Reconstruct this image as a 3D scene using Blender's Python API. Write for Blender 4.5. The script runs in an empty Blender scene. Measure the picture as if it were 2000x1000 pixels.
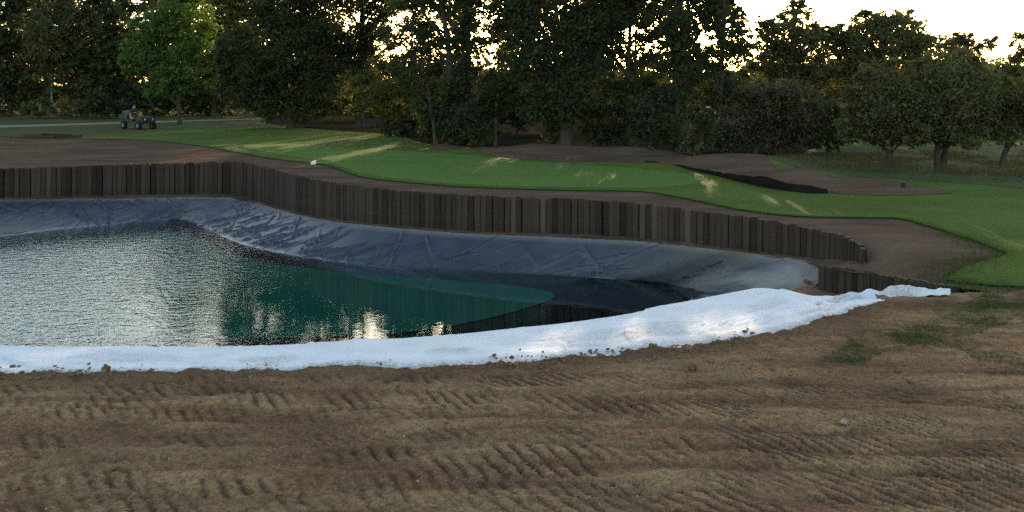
import bpy, math, random
import numpy as np
from mathutils import Vector, geometry

# ------------------------------------------------------------------ camera, light, exposure
S = bpy.context.scene
COL = S.collection
F_PX, CX, HY, CAMZ = 1570.0, 1000.0, 170.0, 3.2

cam_d = bpy.data.cameras.new("camera")
cam_d.sensor_width = 36.0
cam_d.lens = 36.0 * F_PX / 2000.0
cam_d.shift_y = (HY - 500.0) / 2000.0
cam_d.clip_start = 0.05
cam_d.clip_end = 3000.0
cam = bpy.data.objects.new("camera", cam_d)
cam.location = (0, 0, CAMZ)
cam.rotation_euler = (math.radians(90), 0, 0)
COL.objects.link(cam)
S.camera = cam

SUN_EL = math.radians(7.0)
SUN_AZ = math.atan2(250.0, 1570.0)          # from +Y towards +X
w = bpy.data.worlds.new("World")
S.world = w
w.use_nodes = True
nt = w.node_tree
for n in list(nt.nodes):
    nt.nodes.remove(n)
sky = nt.nodes.new("ShaderNodeTexSky")
sky.sky_type = 'NISHITA'
sky.sun_disc = False
sky.sun_elevation = SUN_EL
sky.sun_rotation = SUN_AZ
sky.air_density = 1.0
sky.dust_density = 1.6
sky.ozone_density = 1.0
bg = nt.nodes.new("ShaderNodeBackground")
bg.inputs["Strength"].default_value = 0.15
wo = nt.nodes.new("ShaderNodeOutputWorld")
nt.links.new(sky.outputs[0], bg.inputs[0])
nt.links.new(bg.outputs[0], wo.inputs[0])

sl = bpy.data.lights.new("sun", 'SUN')
sl.energy = 2.0
sl.angle = math.radians(0.5)
sl.color = (1.0, 0.77, 0.50)
so = bpy.data.objects.new("sun", sl)
sd = Vector((math.sin(SUN_AZ) * math.cos(SUN_EL), math.cos(SUN_AZ) * math.cos(SUN_EL), math.sin(SUN_EL)))
so.rotation_euler = sd.to_track_quat('Z', 'Y').to_euler()
so.location = sd * 200
COL.objects.link(so)

S.view_settings.view_transform = 'Standard'
S.view_settings.look = 'None'
S.view_settings.gamma = 1.0
S.view_settings.exposure = 2.25
S.view_settings.use_curve_mapping = False
S.render.engine = 'CYCLES'
cy = S.cycles
cy.max_bounces = 6
cy.diffuse_bounces = 3
cy.glossy_bounces = 3
cy.transmission_bounces = 4
cy.transparent_max_bounces = 8
cy.sample_clamp_indirect = 1.0
cy.filter_width = 1.5
cy.use_adaptive_sampling = False
cy.use_light_tree = False
cy.caustics_reflective = False
cy.caustics_refractive = False
try:
    cy.use_denoising = False
    cy.denoiser = 'OPENIMAGEDENOISE'
except Exception:
    pass

RNG = np.random.default_rng(11)
random.seed(11)

# ------------------------------------------------------------------ helpers
def P(px, py, z=0.0):
    d = (CAMZ - z) * F_PX / (py - HY)
    return np.array(((px - CX) / F_PX * d, d, z))

def tag(o, label=None, cat=None, group=None, kind=None):
    if label: o['label'] = label
    if cat: o['category'] = cat
    if group: o['group'] = group
    if kind: o['kind'] = kind
    return o

def empty(name, loc=(0, 0, 0), rz=0.0):
    o = bpy.data.objects.new(name, None)
    o.location = loc
    o.rotation_euler = (0, 0, rz)
    COL.objects.link(o)
    return o

def link_mesh(name, me, mats=None, parent=None, loc=None):
    o = bpy.data.objects.new(name, me)
    COL.objects.link(o)
    if mats is not None:
        for m in (mats if isinstance(mats, (list, tuple)) else [mats]):
            if len(me.materials) < len(mats if isinstance(mats, (list, tuple)) else [mats]):
                me.materials.append(m)
    if parent is not None:
        o.parent = parent
    if loc is not None:
        o.location = loc
    return o

def mesh_np(name, V, Fq=None, Ft=None, smooth=True):
    """mesh from numpy arrays: V (n,3), Fq (m,4), Ft (k,3)"""
    me = bpy.data.meshes.new(name)
    V = np.asarray(V, dtype=np.float32)
    me.vertices.add(len(V))
    me.vertices.foreach_set("co", V.ravel())
    loops, starts, tot = [], [], 0
    if Fq is not None and len(Fq):
        Fq = np.asarray(Fq, dtype=np.int32)
        loops.append(Fq.ravel()); starts.append(np.arange(len(Fq), dtype=np.int32) * 4); tot = len(Fq) * 4
    if Ft is not None and len(Ft):
        Ft = np.asarray(Ft, dtype=np.int32)
        loops.append(Ft.ravel()); starts.append(tot + np.arange(len(Ft), dtype=np.int32) * 3)
    L = np.concatenate(loops); st = np.concatenate(starts)
    me.loops.add(len(L)); me.loops.foreach_set("vertex_index", L)
    me.polygons.add(len(st)); me.polygons.foreach_set("loop_start", st)
    me.update(calc_edges=True)
    me.polygons.foreach_set("use_smooth", np.full(len(st), smooth, dtype=bool))
    return me

def attr(me, name, vals, domain='POINT'):
    a = me.attributes.new(name, 'FLOAT', domain)
    a.data.foreach_set("value", np.asarray(vals, dtype=np.float32).ravel())

def grid_faces(nu, nv):
    i, j = np.meshgrid(np.arange(nu - 1), np.arange(nv - 1), indexing='ij')
    a = (i * nv + j).ravel()
    return np.stack([a, a + nv, a + nv + 1, a + 1], axis=1)

_noise_tabs = {}
def vnoise(x, y, seed=0):
    if seed not in _noise_tabs:
        _noise_tabs[seed] = np.random.default_rng(1000 + seed).random((256, 256))
    t = _noise_tabs[seed]
    xi = np.floor(x).astype(int); yi = np.floor(y).astype(int)
    fx = x - xi; fy = y - yi
    fx = fx * fx * (3 - 2 * fx); fy = fy * fy * (3 - 2 * fy)
    g = lambda a, b: t[a % 256, b % 256]
    return ((g(xi, yi) * (1 - fx) + g(xi + 1, yi) * fx) * (1 - fy) + (g(xi, yi + 1) * (1 - fx) + g(xi + 1, yi + 1) * fx) * fy) * 2 - 1

def fbm(x, y, oct=4, seed=0, gain=0.5):
    s = np.zeros_like(x, dtype=float); a = 1.0; f = 1.0
    for k in range(oct):
        s += a * vnoise(x * f + 17.3 * k, y * f - 9.1 * k, seed + k)
        a *= gain; f *= 2.03
    return s

def sstep(a, b, x):
    t = np.clip((x - a) / (b - a), 0, 1)
    return t * t * (3 - 2 * t)

def catmull(pts, step, closed=False):
    """resampled smooth curve through pts at about the given spacing"""
    p = np.asarray(pts, dtype=float)
    n = len(p); out = []
    rng = range(n if closed else n - 1)
    for i in rng:
        if closed:
            a, b, c, d = p[(i - 1) % n], p[i], p[(i + 1) % n], p[(i + 2) % n]
        else:
            a, b, c, d = p[max(i - 1, 0)], p[i], p[i + 1], p[min(i + 2, n - 1)]
        k = max(2, int(np.linalg.norm(c - b) / step))
        t = np.linspace(0, 1, k, endpoint=False)[:, None]
        # centripetal-ish: limit tangents
        L = np.linalg.norm(c - b) + 1e-9
        m1 = (c - a); m2 = (d - b)
        m1 = m1 / (np.linalg.norm(m1) + 1e-9) * L * 0.9
        m2 = m2 / (np.linalg.norm(m2) + 1e-9) * L * 0.9
        h = (2 * t**3 - 3 * t**2 + 1) * b + (t**3 - 2 * t**2 + t) * m1 + (-2 * t**3 + 3 * t**2) * c + (t**3 - t**2) * m2
        out.append(h)
    if not closed:
        out.append(p[-1:])
    return np.concatenate(out)

def resample(c, n):
    c = np.asarray(c)
    s = np.concatenate([[0], np.cumsum(np.linalg.norm(np.diff(c, axis=0), axis=1))])
    t = np.linspace(0, s[-1], n)
    return np.stack([np.interp(t, s, c[:, k]) for k in range(c.shape[1])], axis=1)

def in_poly(x, y, poly):
    poly = np.asarray(poly)
    r = np.zeros(x.shape, dtype=bool)
    xj, yj = poly[-1, 0], poly[-1, 1]
    for xi, yi in poly[:, :2]:
        if yi != yj:
            c = ((yi > y) != (yj > y)) & (x < (xj - xi) * (y - yi) / (yj - yi) + xi)
            r ^= c
        xj, yj = xi, yi
    return r

# ------------------------------------------------------------------ material helpers
class NT:
    def __init__(self, name):
        self.m = bpy.data.materials.new(name)
        self.m.use_nodes = True
        self.t = self.m.node_tree
        for n in list(self.t.nodes): self.t.nodes.remove(n)
        self.out = self.t.nodes.new("ShaderNodeOutputMaterial")
        self.pos = None
    def n(self, typ, **kw):
        nd = self.t.nodes.new(typ)
        for k, v in kw.items(): setattr(nd, k, v)
        return nd
    def l(self, a, b): self.t.links.new(a, b)
    def coord(self, scale=(1, 1, 1), rot=(0, 0, 0), obj=True):
        tc = self.n("ShaderNodeTexCoord")
        mp = self.n("ShaderNodeMapping")
        mp.inputs["Scale"].default_value = scale
        mp.inputs["Rotation"].default_value = rot
        self.l(tc.outputs["Object"], mp.inputs["Vector"])
        return mp.outputs[0]
    def noise(self, scale, detail=4, rough=0.55, vec=None, dist=0.0):
        nd = self.n("ShaderNodeTexNoise")
        nd.inputs["Scale"].default_value = scale
        nd.inputs["Detail"].default_value = detail
        nd.inputs["Roughness"].default_value = rough
        nd.inputs["Distortion"].default_value = dist
        self.l(vec if vec is not None else self.coord(), nd.inputs["Vector"])
        return nd.outputs["Fac"]
    def ramp(self, fac, stops, interp='LINEAR'):
        nd = self.n("ShaderNodeValToRGB")
        cr = nd.color_ramp; cr.interpolation = interp
        while len(cr.elements) < len(stops): cr.elements.new(0.5)
        for e, (p, c) in zip(cr.elements, stops):
            e.position = p
            e.color = (c, c, c, 1) if isinstance(c, (int, float)) else (*c, 1)
        self.l(fac, nd.inputs[0])
        return nd.outputs[0]
    def mix(self, fac, a, b, mode='MIX'):
        nd = self.n("ShaderNodeMix", data_type='RGBA', blend_type=mode)
        for v, s in ((fac, nd.inputs[0]), (a, nd.inputs[6]), (b, nd.inputs[7])):
            if hasattr(v, 'is_linked') or hasattr(v, 'node'): self.l(v, s)
            elif isinstance(v, (int, float)): s.default_value = v
            else: s.default_value = (*v, 1)
        return nd.outputs[2]
    def math(self, op, a, b=0.0, c=None):
        nd = self.n("ShaderNodeMath", operation=op)
        for v, s in zip((a, b, c), nd.inputs):
            if v is None: continue
            if isinstance(v, (int, float)): s.default_value = v
            else: self.l(v, s)
        return nd.outputs[0]
    def attr(self, name):
        nd = self.n("ShaderNodeAttribute"); nd.attribute_name = name
        return nd.outputs["Fac"]
    def bump(self, h, strength=0.5, dist=0.02, normal=None):
        nd = self.n("ShaderNodeBump")
        nd.inputs["Strength"].default_value = strength
        nd.inputs["Distance"].default_value = dist
        self.l(h, nd.inputs["Height"])
        if normal is not None: self.l(normal, nd.inputs["Normal"])
        return nd.outputs[0]
    def bsdf(self, color, rough=0.8, spec=0.3, normal=None, metallic=0.0):
        nd = self.n("ShaderNodeBsdfPrincipled")
        for v, k in ((color, "Base Color"), (rough, "Roughness"), (metallic, "Metallic")):
            s = nd.inputs[k]
            if isinstance(v, (int, float)): s.default_value = v
            elif isinstance(v, tuple): s.default_value = (*v, 1)
            else: self.l(v, s)
        nd.inputs["Specular IOR Level"].default_value = spec
        if normal is not None: self.l(normal, nd.inputs["Normal"])
        return nd.outputs[0]
    def end(self, sh):
        self.l(sh, self.out.inputs[0])
        return self.m

def simple(name, c, rough=0.7, spec=0.3, metallic=0.0, var=0.25, scale=6.0):
    m = NT(name)
    nz = m.noise(scale)
    col = m.mix(m.ramp(nz, [(0.3, 0.0), (0.7, 1.0)]), tuple(v * (1 - var) for v in c), tuple(min(1, v * (1 + var)) for v in c))
    return m.end(m.bsdf(col, rough, spec, metallic=metallic))

# soil of the near bank
m = NT("churned_soil")
v1 = m.coord((0.22, 1.0, 1.0))
big = m.noise(1.5, 5, 0.62, v1, 0.3)
med = m.noise(3.0, 5, 0.65, m.coord((0.35, 1.2, 1)))
fine = m.noise(26.0, 6, 0.78)
mid = m.noise(9.0, 4, 0.7, m.coord((0.7, 1.2, 1)))
grit = m.noise(160.0, 2, 0.6)
c = m.ramp(big, [(0.34, (0.190, 0.100, 0.055)), (0.47, (0.400, 0.220, 0.118)), (0.57, (0.600, 0.385, 0.195)), (0.70, (0.420, 0.226, 0.132))])
c2 = m.ramp(med, [(0.3, (0.290, 0.156, 0.092)), (0.55, (0.460, 0.252, 0.132)), (0.75, (0.580, 0.350, 0.185))])
c = m.mix(0.40, c, c2)
c = m.mix(m.ramp(mid, [(0.42, 0.0), (0.66, 0.6)]), c, m.mix(0.6, c, (0.07, 0.046, 0.030)))
c = m.mix(m.ramp(fine, [(0.44, 0.0), (0.62, 0.85)]), c, m.mix(0.65, c, (0.05, 0.033, 0.022)))
c = m.mix(m.ramp(fine, [(0.30, 0.55), (0.44, 0.0)]), c, (0.46, 0.34, 0.21))
c = m.mix(m.ramp(grit, [(0.62, 0.0), (0.74, 0.55)]), c, (0.34, 0.26, 0.17))
c = m.mix(m.math('MULTIPLY', m.attr("soil_dark"), 0.70), c, (0.085, 0.050, 0.034))  # darker soil colour in ruts, tread grooves and along the sheet
grn = m.math('MULTIPLY', m.attr("weed"), m.ramp(m.noise(5.0, 6, 0.75), [(0.34, 0.0), (0.66, 0.65)]))
c = m.mix(grn, c, (0.030, 0.062, 0.020))
bmp = m.bump(m.math('ADD', m.math('ADD', fine, mid), m.math('MULTIPLY', grit, 0.3)), 1.0, 0.05)
M_SOIL = m.end(m.bsdf(c, 1.0, 0.0, bmp))

# raked soil of the far bank
m = NT("raked_soil")
a_ = m.noise(0.9, 5, 0.6, m.coord((0.35, 1, 1)), 0.3)
b_ = m.noise(14.0, 5, 0.7, m.coord((0.4, 1.0, 1)))
c = m.ramp(a_, [(0.3, (0.086, 0.050, 0.033)), (0.5, (0.130, 0.081, 0.053)), (0.7, (0.168, 0.110, 0.072))])
c = m.mix(m.ramp(b_, [(0.35, 0.0), (0.65, 0.6)]), c, m.mix(0.5, c, (0.05, 0.036, 0.030)))
M_SOIL2 = m.end(m.bsdf(c, 1.0, 0.0, m.bump(b_, 0.9, 0.06)))

m = NT("wet_soil")
a_ = m.noise(2.5, 5, 0.65)
c = m.ramp(a_, [(0.3, (0.080, 0.052, 0.034)), (0.6, (0.160, 0.106, 0.066)), (0.8, (0.120, 0.095, 0.045))])
M_LEDGE = m.end(m.bsdf(c, 1.0, 0.0, m.bump(m.noise(25.0), 0.8, 0.03)))

M_LITTER_SHADE = simple("shaded_leaf_litter", (0.034, 0.028, 0.018), 1.0, 0.0, scale=3)  # leaf litter, coloured extra dark to hold the shade below the canopy
def turf_mat(name, c0, c1, c2, stripe=0.0):
    m = NT(name)
    a_ = m.noise(0.35, 4, 0.6, m.coord((0.5, 1, 1)), 0.5)
    b_ = m.noise(9.0, 5, 0.75, m.coord((0.5, 1.0, 1)))
    f_ = m.noise(60.0, 3, 0.7)
    c = m.ramp(a_, [(0.32, c0), (0.52, c1), (0.72, c2)])
    c = m.mix(m.ramp(b_, [(0.35, 0.0), (0.7, 0.5)]), c, m.mix(0.5, c, c0))
    c = m.mix(m.ramp(f_, [(0.4, 0.0), (0.75, 0.45)]), c, tuple(v * 0.45 for v in c0))
    return m.end(m.bsdf(c, 0.95, 0.03, m.bump(m.math('ADD', f_, b_), 0.7, 0.03)))
M_TURF = turf_mat("fairway_turf", (0.066, 0.098, 0.021), (0.092, 0.126, 0.026), (0.135, 0.142, 0.038))
M_GREEN = turf_mat("green_turf", (0.094, 0.146, 0.034), (0.112, 0.166, 0.040), (0.135, 0.176, 0.048))
M_ROUGH = turf_mat("rough_turf", (0.060, 0.070, 0.030), (0.075, 0.085, 0.034), (0.115, 0.100, 0.050))
M_RIM = simple("turf_cut_edge_shade", (0.018, 0.017, 0.012), 0.95, 0.1)  # peaty cut edge, with the shade below the turf lip in its colour

# pond liner
m = NT("black_liner")
n1 = m.noise(2.0, 5, 0.65, m.coord((1, 1, 1)))
n2 = m.noise(30.0, 4, 0.7)
c = m.ramp(n1, [(0.3, (0.020, 0.022, 0.031)), (0.55, (0.031, 0.034, 0.047)), (0.8, (0.050, 0.053, 0.066))])
pale = m.attr("pale")
c = m.mix(pale, c, (0.27, 0.235, 0.205))
c = m.mix(m.math('MULTIPLY', m.attr("dust"), m.ramp(n2, [(0.35, 0.2), (0.65, 1.0)])), c, (0.20, 0.17, 0.135))
wet = m.attr("wet")
c = m.mix(wet, c, (0.010, 0.013, 0.018))
M_LINER = m.end(m.bsdf(c, m.math('SUBTRACT', 0.38, m.math('MULTIPLY', wet, 0.25)), 0.5, m.bump(m.math('ADD', n1, m.math('MULTIPLY', n2, 0.1)), 0.35, 0.05)))

m = NT("green_sediment")
c = m.ramp(m.noise(0.5, 4, 0.6), [(0.3, (0.046, 0.215, 0.146)), (0.7, (0.058, 0.258, 0.176))])
M_SED = m.end(m.bsdf(c, 0.9, 0.1))

# water: clear, rippled where the breeze reaches it
m = NT("pond_water")
tc = m.n("ShaderNodeTexCoord")
sep = m.n("ShaderNodeSeparateXYZ"); m.l(tc.outputs["Object"], sep.inputs[0])
patch = m.noise(0.16, 3, 0.5)
msk = m.math('ADD', m.math('MULTIPLY', sep.outputs[0], -0.16), m.math('MULTIPLY', patch, 1.6))
# x -> wind mask: windy to the left of about x = -5
msk = m.ramp(m.math('ADD', m.math('MULTIPLY', msk, 0.5), -0.52), [(0.25, 0.06), (0.62, 1.0)])
h1 = m.noise(5.6, 3, 0.55, m.coord((0.75, 1.0, 1.0)))
h2 = m.noise(13.0, 2, 0.5, m.coord((0.8, 1.0, 1.0)))
hh = m.math('ADD', h1, m.math('MULTIPLY', h2, 0.22))
hh = m.math('MULTIPLY', hh, msk)
nb = m.bump(hh, 1.0, 0.027)
gl = m.n("ShaderNodeBsdfGlossy"); gl.inputs["Roughness"].default_value = 0.02
gl.inputs["Color"].default_value = (1, 1, 1, 1); m.l(nb, gl.inputs["Normal"])
tr = m.n("ShaderNodeBsdfTransparent"); tr.inputs["Color"].default_value = (0.60, 0.86, 0.82, 1)
fr = m.n("ShaderNodeFresnel"); fr.inputs["IOR"].default_value = 1.48; m.l(nb, fr.inputs["Normal"])
mx = m.n("ShaderNodeMixShader")
m.l(fr.outputs[0], mx.inputs[0]); m.l(tr.outputs[0], mx.inputs[1]); m.l(gl.outputs[0], mx.inputs[2])
M_WATER = m.end(mx.outputs[0])

# white geotextile
m = NT("white_geotextile")
n1 = m.noise(1.6, 5, 0.6); n2 = m.noise(22.0, 4, 0.7); n3 = m.noise(70.0, 3, 0.6)
c = m.ramp(n1, [(0.3, (0.56, 0.56, 0.57)), (0.7, (0.67, 0.66, 0.66))])
d_ = m.math('MULTIPLY', m.attr("dirt"), m.ramp(n2, [(0.35, 0.0), (0.62, 1.0)]))
c = m.mix(d_, c, (0.20, 0.145, 0.10))
c = m.mix(m.ramp(n3, [(0.74, 0.0), (0.80, 0.35)]), c, (0.36, 0.31, 0.26))
M_SHEET = m.end(m.bsdf(c, 0.8, 0.2, m.bump(m.math('ADD', n1, m.math('MULTIPLY', n2, 0.01)), 0.3, 0.05)))

# planks
m = NT("dark_timber")
oi = m.n("ShaderNodeObjectInfo")
g1 = m.noise(7.0, 5, 0.7, m.coord((3, 3, 0.35)))
g2 = m.noise(5.0, 4, 0.6)
c = m.ramp(oi.outputs["Random"], [(0.0, (0.022, 0.012, 0.008)), (0.3, (0.048, 0.028, 0.018)), (0.55, (0.078, 0.048, 0.032)), (0.72, (0.040, 0.030, 0.025)), (0.82, (0.062, 0.037, 0.025)), (0.93, (0.044, 0.036, 0.022)), (1.0, (0.125, 0.082, 0.056))])
c = m.mix(m.ramp(g1, [(0.35, 0.0), (0.7, 0.8)]), c, m.mix(0.6, c, (0.016, 0.013, 0.011)))
c = m.mix(m.ramp(g2, [(0.55, 0.0), (0.75, 0.35)]), c, (0.10, 0.095, 0.085))
M_WOOD = m.end(m.bsdf(c, 0.85, 0.2, m.bump(g1, 0.6, 0.012)))
M_GAP = simple("backing_dark", (0.010, 0.009, 0.008), 0.95, 0.1)

def leaf_mat(name, c0, c1, trans=0.35):
    m = NT(name)
    v = m.attr("v")
    c = m.mix(v, c0, c1)
    d = m.n("ShaderNodeBsdfDiffuse"); m.l(c, d.inputs[0])
    t = m.n("ShaderNodeBsdfTranslucent"); m.l(m.mix(1.0, c, (1.35, 1.25, 0.55), 'MULTIPLY'), t.inputs[0])
    mx = m.n("ShaderNodeMixShader"); mx.inputs[0].default_value = trans
    m.l(d.outputs[0], mx.inputs[1]); m.l(t.outputs[0], mx.inputs[2])
    return m.end(mx.outputs[0])
M_LEAF = {
    'dark': leaf_mat("leaf_dark", (0.034, 0.047, 0.025), (0.076, 0.088, 0.046)),
    'olive': leaf_mat("leaf_olive", (0.070, 0.074, 0.036), (0.136, 0.134, 0.066)),
    'maple': leaf_mat("leaf_maple", (0.060, 0.104, 0.034), (0.120, 0.182, 0.056), 0.4),
    'gold': leaf_mat("leaf_gold", (0.062, 0.072, 0.025), (0.112, 0.118, 0.042), 0.4),
    'brown': leaf_mat("leaf_brown", (0.060, 0.058, 0.037), (0.108, 0.102, 0.062)),
    'straw': leaf_mat("dry_grass", (0.058, 0.056, 0.026), (0.130, 0.104, 0.058), 0.3),
    'weed': leaf_mat("weed_blade", (0.032, 0.056, 0.020), (0.075, 0.105, 0.040), 0.3),
}
m = NT("bark")
bz = m.noise(4.0, 5, 0.7, m.coord((3, 3, 0.6)))
M_BARK = m.end(m.bsdf(m.ramp(bz, [(0.3, (0.028, 0.023, 0.018)), (0.7, (0.080, 0.066, 0.052))]), 0.9, 0.1, m.bump(bz, 0.7, 0.04)))
m = NT("birch_bark")
bz = m.noise(3.0, 4, 0.7, m.coord((1, 1, 3)))
M_BIRCH = m.end(m.bsdf(m.ramp(bz, [(0.4, (0.05, 0.045, 0.04)), (0.6, (0.22, 0.205, 0.18))]), 0.8, 0.2))
M_PATH = simple("pale_path", (0.20, 0.165, 0.115), 0.95, 0.1, scale=1.2)
M_MEMB = simple("black_membrane", (0.016, 0.012, 0.010), 0.95, 0.0, scale=3)

# ------------------------------------------------------------------ key lines of the pond, in metres
wall_px = [(-420, 340, -1.0), (-200, 338, -1.0), (0, 332, -1.05), (100, 328.5, -1.12), (200, 325, -1.17), (300, 322, -1.22), (400, 319.5, -1.26), (455, 318, -1.30),
           (472, 319, -1.34), (520, 330, -1.34), (600, 350, -1.20), (700, 367, -1.06), (850, 380, -1.0), (1000, 388, -0.95), (1150, 393, -0.93),
           (1270, 403, -0.86), (1400, 420, -0.77), (1500, 433, -0.72), (1600, 453, -0.58), (1640, 464, -0.46), (1672, 477, -0.22), (1688, 490, -0.03)]
W_top = np.array([P(a, b, 0.0) for a, b, _ in wall_px])
W_base = W_top.copy(); W_base[:, 2] = [c_ for _, _, c_ in wall_px]
block_px = [(1600, 522, -0.50), (1650, 528, -0.42), (1700, 534.5, -0.33), (1750, 543, -0.22), (1800, 551, -0.13), (1850, 559, -0.07), (1900, 565, -0.03), (1955, 572, 0.0)]
K_top = np.array([P(*q) for q in block_px])
WL = catmull(W_top, 0.3)
KL = catmull(K_top, 0.2)

MOUNDS = [(1060, 298, .36, 2.6, 1.3), (1235, 302, .34, 2.4, 1.3), (1440, 322, .42, 3.0, 1.5), (1560, 346, .22, 2.2, 1.1),
          (1740, 470, .10, 1.2, 1.6), (250, 290, .12, 6, 2.0), (900, 330, .10, 5, 3.0)]
MW = [(P(a, b)[0], P(a, b)[1], h, sx, sy) for a, b, h, sx, sy in MOUNDS]
def zf(x, y):
    x = np.asarray(x, dtype=float); y = np.asarray(y, dtype=float)
    z = np.zeros(np.broadcast(x, y).shape)
    for mx_, my_, h, sx, sy in MW:
        z = z + h * np.exp(-((x - mx_) / sx) ** 2 - ((y - my_) / sy) ** 2)
    # soil ramp between the end of the long wall and the short wall
    kd = np.min(np.hypot(x[..., None] - KL[:, 0], y[..., None] - KL[:, 1]), axis=-1) if x.size < 60000 else None
    if kd is not None:
        idx = np.argmin(np.hypot(x[..., None] - KL[:, 0], y[..., None] - KL[:, 1]), axis=-1)
        z = z + KL[idx, 2] * np.exp(-(kd / .5) ** 2)
    return z

def hit(px, py, lift=0.0):
    z = 0.0
    for _ in range(8):
        p = P(px, py, z + lift)
        z = float(zf(np.array([p[0]]), np.array([p[1]]))[0])
    return P(px, py, z + lift)

def cdt_sheet(name, outline, mat, lift, rim=0.05, spacing=None, rim_mat=None, extra_z=None, interior=True):
    """a sheet over the far bank with the given outline (n,2), following zf + lift, with a cut edge"""
    outline = np.asarray(outline)[:, :2]
    n = len(outline)
    pts = [tuple(p) for p in outline]
    if interior:
        x0, y0 = outline.min(0); x1, y1 = outline.max(0)
        cand = []
        y = y0
        while y < y1:
            sp = max(0.35, 0.012 * y) if spacing is None else spacing * max(1.0, y / 30.0)
            xx0, xx1 = max(x0, -1.0 * y - 5), min(x1, 1.0 * y + 5)
            if xx1 > xx0:
                xs = np.arange(xx0, xx1, sp)
                cand.append(np.stack([xs + RNG.uniform(-.2, .2, len(xs)) * sp, np.full(len(xs), y) + RNG.uniform(-.2, .2, len(xs)) * sp], 1))
            y += sp
        cand = np.concatenate(cand)
        ok = in_poly(cand[:, 0], cand[:, 1], outline)
        cand = cand[ok]
        o3 = outline[::3]
        keep = np.ones(len(cand), bool)
        for i in range(0, len(cand), 4000):
            dd = np.min(np.hypot(cand[i:i + 4000, None, 0] - o3[None, :, 0], cand[i:i + 4000, None, 1] - o3[None, :, 1]), axis=1)
            keep[i:i + 4000] = dd > 0.12
        pts += [tuple(p) for p in cand[keep]]
    edges = [(i, (i + 1) % n) for i in range(n)]
    vs, es, fs, *_ = geometry.delaunay_2d_cdt([Vector(p) for p in pts], edges, [], 1, 1e-5)
    V = np.array([(v.x, v.y) for v in vs])
    z = np.concatenate([zf(V[i:i + 4000, 0], V[i:i + 4000, 1]) for i in range(0, len(V), 4000)]) + lift
    if extra_z is not None: z = z + extra_z(V[:, 0], V[:, 1])
    V3 = np.column_stack([V, z])
    T = np.array([f for f in fs if len(f) == 3], dtype=np.int32)
    # upward winding
    A = V[T[:, 0]]; B = V[T[:, 1]]; C_ = V[T[:, 2]]
    cr = (B[:, 0] - A[:, 0]) * (C_[:, 1] - A[:, 1]) - (B[:, 1] - A[:, 1]) * (C_[:, 0] - A[:, 0])
    T[cr < 0] = T[cr < 0][:, ::-1]
    nq = 0; Q = None
    if rim > 0:
        E = np.sort(np.concatenate([T[:, [0, 1]], T[:, [1, 2]], T[:, [2, 0]]]), axis=1)
        D = np.concatenate([T[:, [0, 1]], T[:, [1, 2]], T[:, [2, 0]]])
        key = E[:, 0].astype(np.int64) * (len(V3) + 1) + E[:, 1]
        u, inv, cnt = np.unique(key, return_inverse=True, return_counts=True)
        B_ = D[cnt[inv] == 1]
        nb0 = len(V3)
        bv = np.unique(B_)
        mp = {int(b): nb0 + i for i, b in enumerate(bv)}
        low = V3[bv].copy(); low[:, 2] -= rim
        V3 = np.concatenate([V3, low])
        Q = np.array([(b, a, mp[int(a)], mp[int(b)]) for a, b in B_], dtype=np.int32)
        nq = len(Q)
    me = mesh_np(name, V3, Q, T, True)
    me.materials.append(mat)
    me.materials.append(rim_mat or M_RIM)
    if nq:
        mi = np.zeros(len(me.polygons), dtype=np.int32); mi[:nq] = 1
        me.polygons.foreach_set("material_index", mi)
        sm = np.ones(len(me.polygons), dtype=bool); sm[:nq] = False
        me.polygons.foreach_set("use_smooth", sm)
    return link_mesh(name, me)

# ------------------------------------------------------------------ far bank ground
right_line = [(7.75, 12.35), (9, 12.3), (14, 12.3), (30, 12.3), (120, 12.3), (700, 12.3), (700, 900), (-700, 900), (-700, 40), (-120, 36)]
far_outline = list(map(tuple, WL[:, :2])) + [(6.86, 15.45), (6.80, 15.25)] + [tuple(p) for p in KL[KL[:, 1] < 15.1][:, :2]] + right_line
fb = cdt_sheet("far_bank_ground", far_outline, M_SOIL2, 0.0, 0.0)
tag(fb, kind='structure')

# turf, its front edge as seen above the timber wall
turf_px = [(425, 291), (470, 300), (520, 309), (575, 316), (625, 322), (665, 332), (690, 342), (720, 349), (770, 355), (850, 362), (900, 366), (1000, 370), (1100, 373),
           (1200, 374), (1260, 376), (1320, 386), (1400, 402), (1450, 412), (1530, 422), (1600, 426), (1690, 427), (1760, 429), (1800, 440), (1850, 455), (1900, 471), (1940, 486), (1968, 498),
           (1935, 509), (1900, 519), (1868, 536), (1850, 549), (1880, 555), (1930, 560)]
tw = [hit(a, b)[:2] for a, b in turf_px] + [np.array((8.1, 12.75))]
tw = catmull(tw, 0.22)
tw[:, 0] += 0.02 * fbm(tw[:, 0] * 3, tw[:, 1] * 3, 3, 40); tw[:, 1] += 0.04 * fbm(tw[:, 0] * 3, tw[:, 1] * 3, 3, 44)
left_px = [(-260, 268), (0, 268), (100, 270), (170, 272), (230, 273), (290, 275), (340, 279), (380, 284), (410, 288)]
lw = catmull([hit(a, b)[:2] for a, b in left_px], 0.5)
turf_outline = list(map(tuple, tw)) + [(9, 12.6), (14, 12.55), (40, 12.5), (420, 12.5), (420, 420), (-420, 420), (-420, 60), (-80, 54)] + list(map(tuple, lw))
tag(cdt_sheet("fairway", turf_outline, M_TURF, 0.035, 0.06), kind='structure')

def px_sheet(name, px, mat, lift, rim=0.04, step=0.25, sp=None, extra=None, jit=0.04):
    w_ = catmull([hit(a, b)[:2] for a, b in px], step, True)
    w_[:, 0] += jit * fbm(w_[:, 0] * 2, w_[:, 1] * 2, 3, 50); w_[:, 1] += jit * 2 * fbm(w_[:, 0] * 2, w_[:, 1] * 2, 3, 54)
    o = cdt_sheet(name, w_, mat, lift, rim, sp, extra_z=extra)
    tag(o, kind='structure')
    return o

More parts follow.
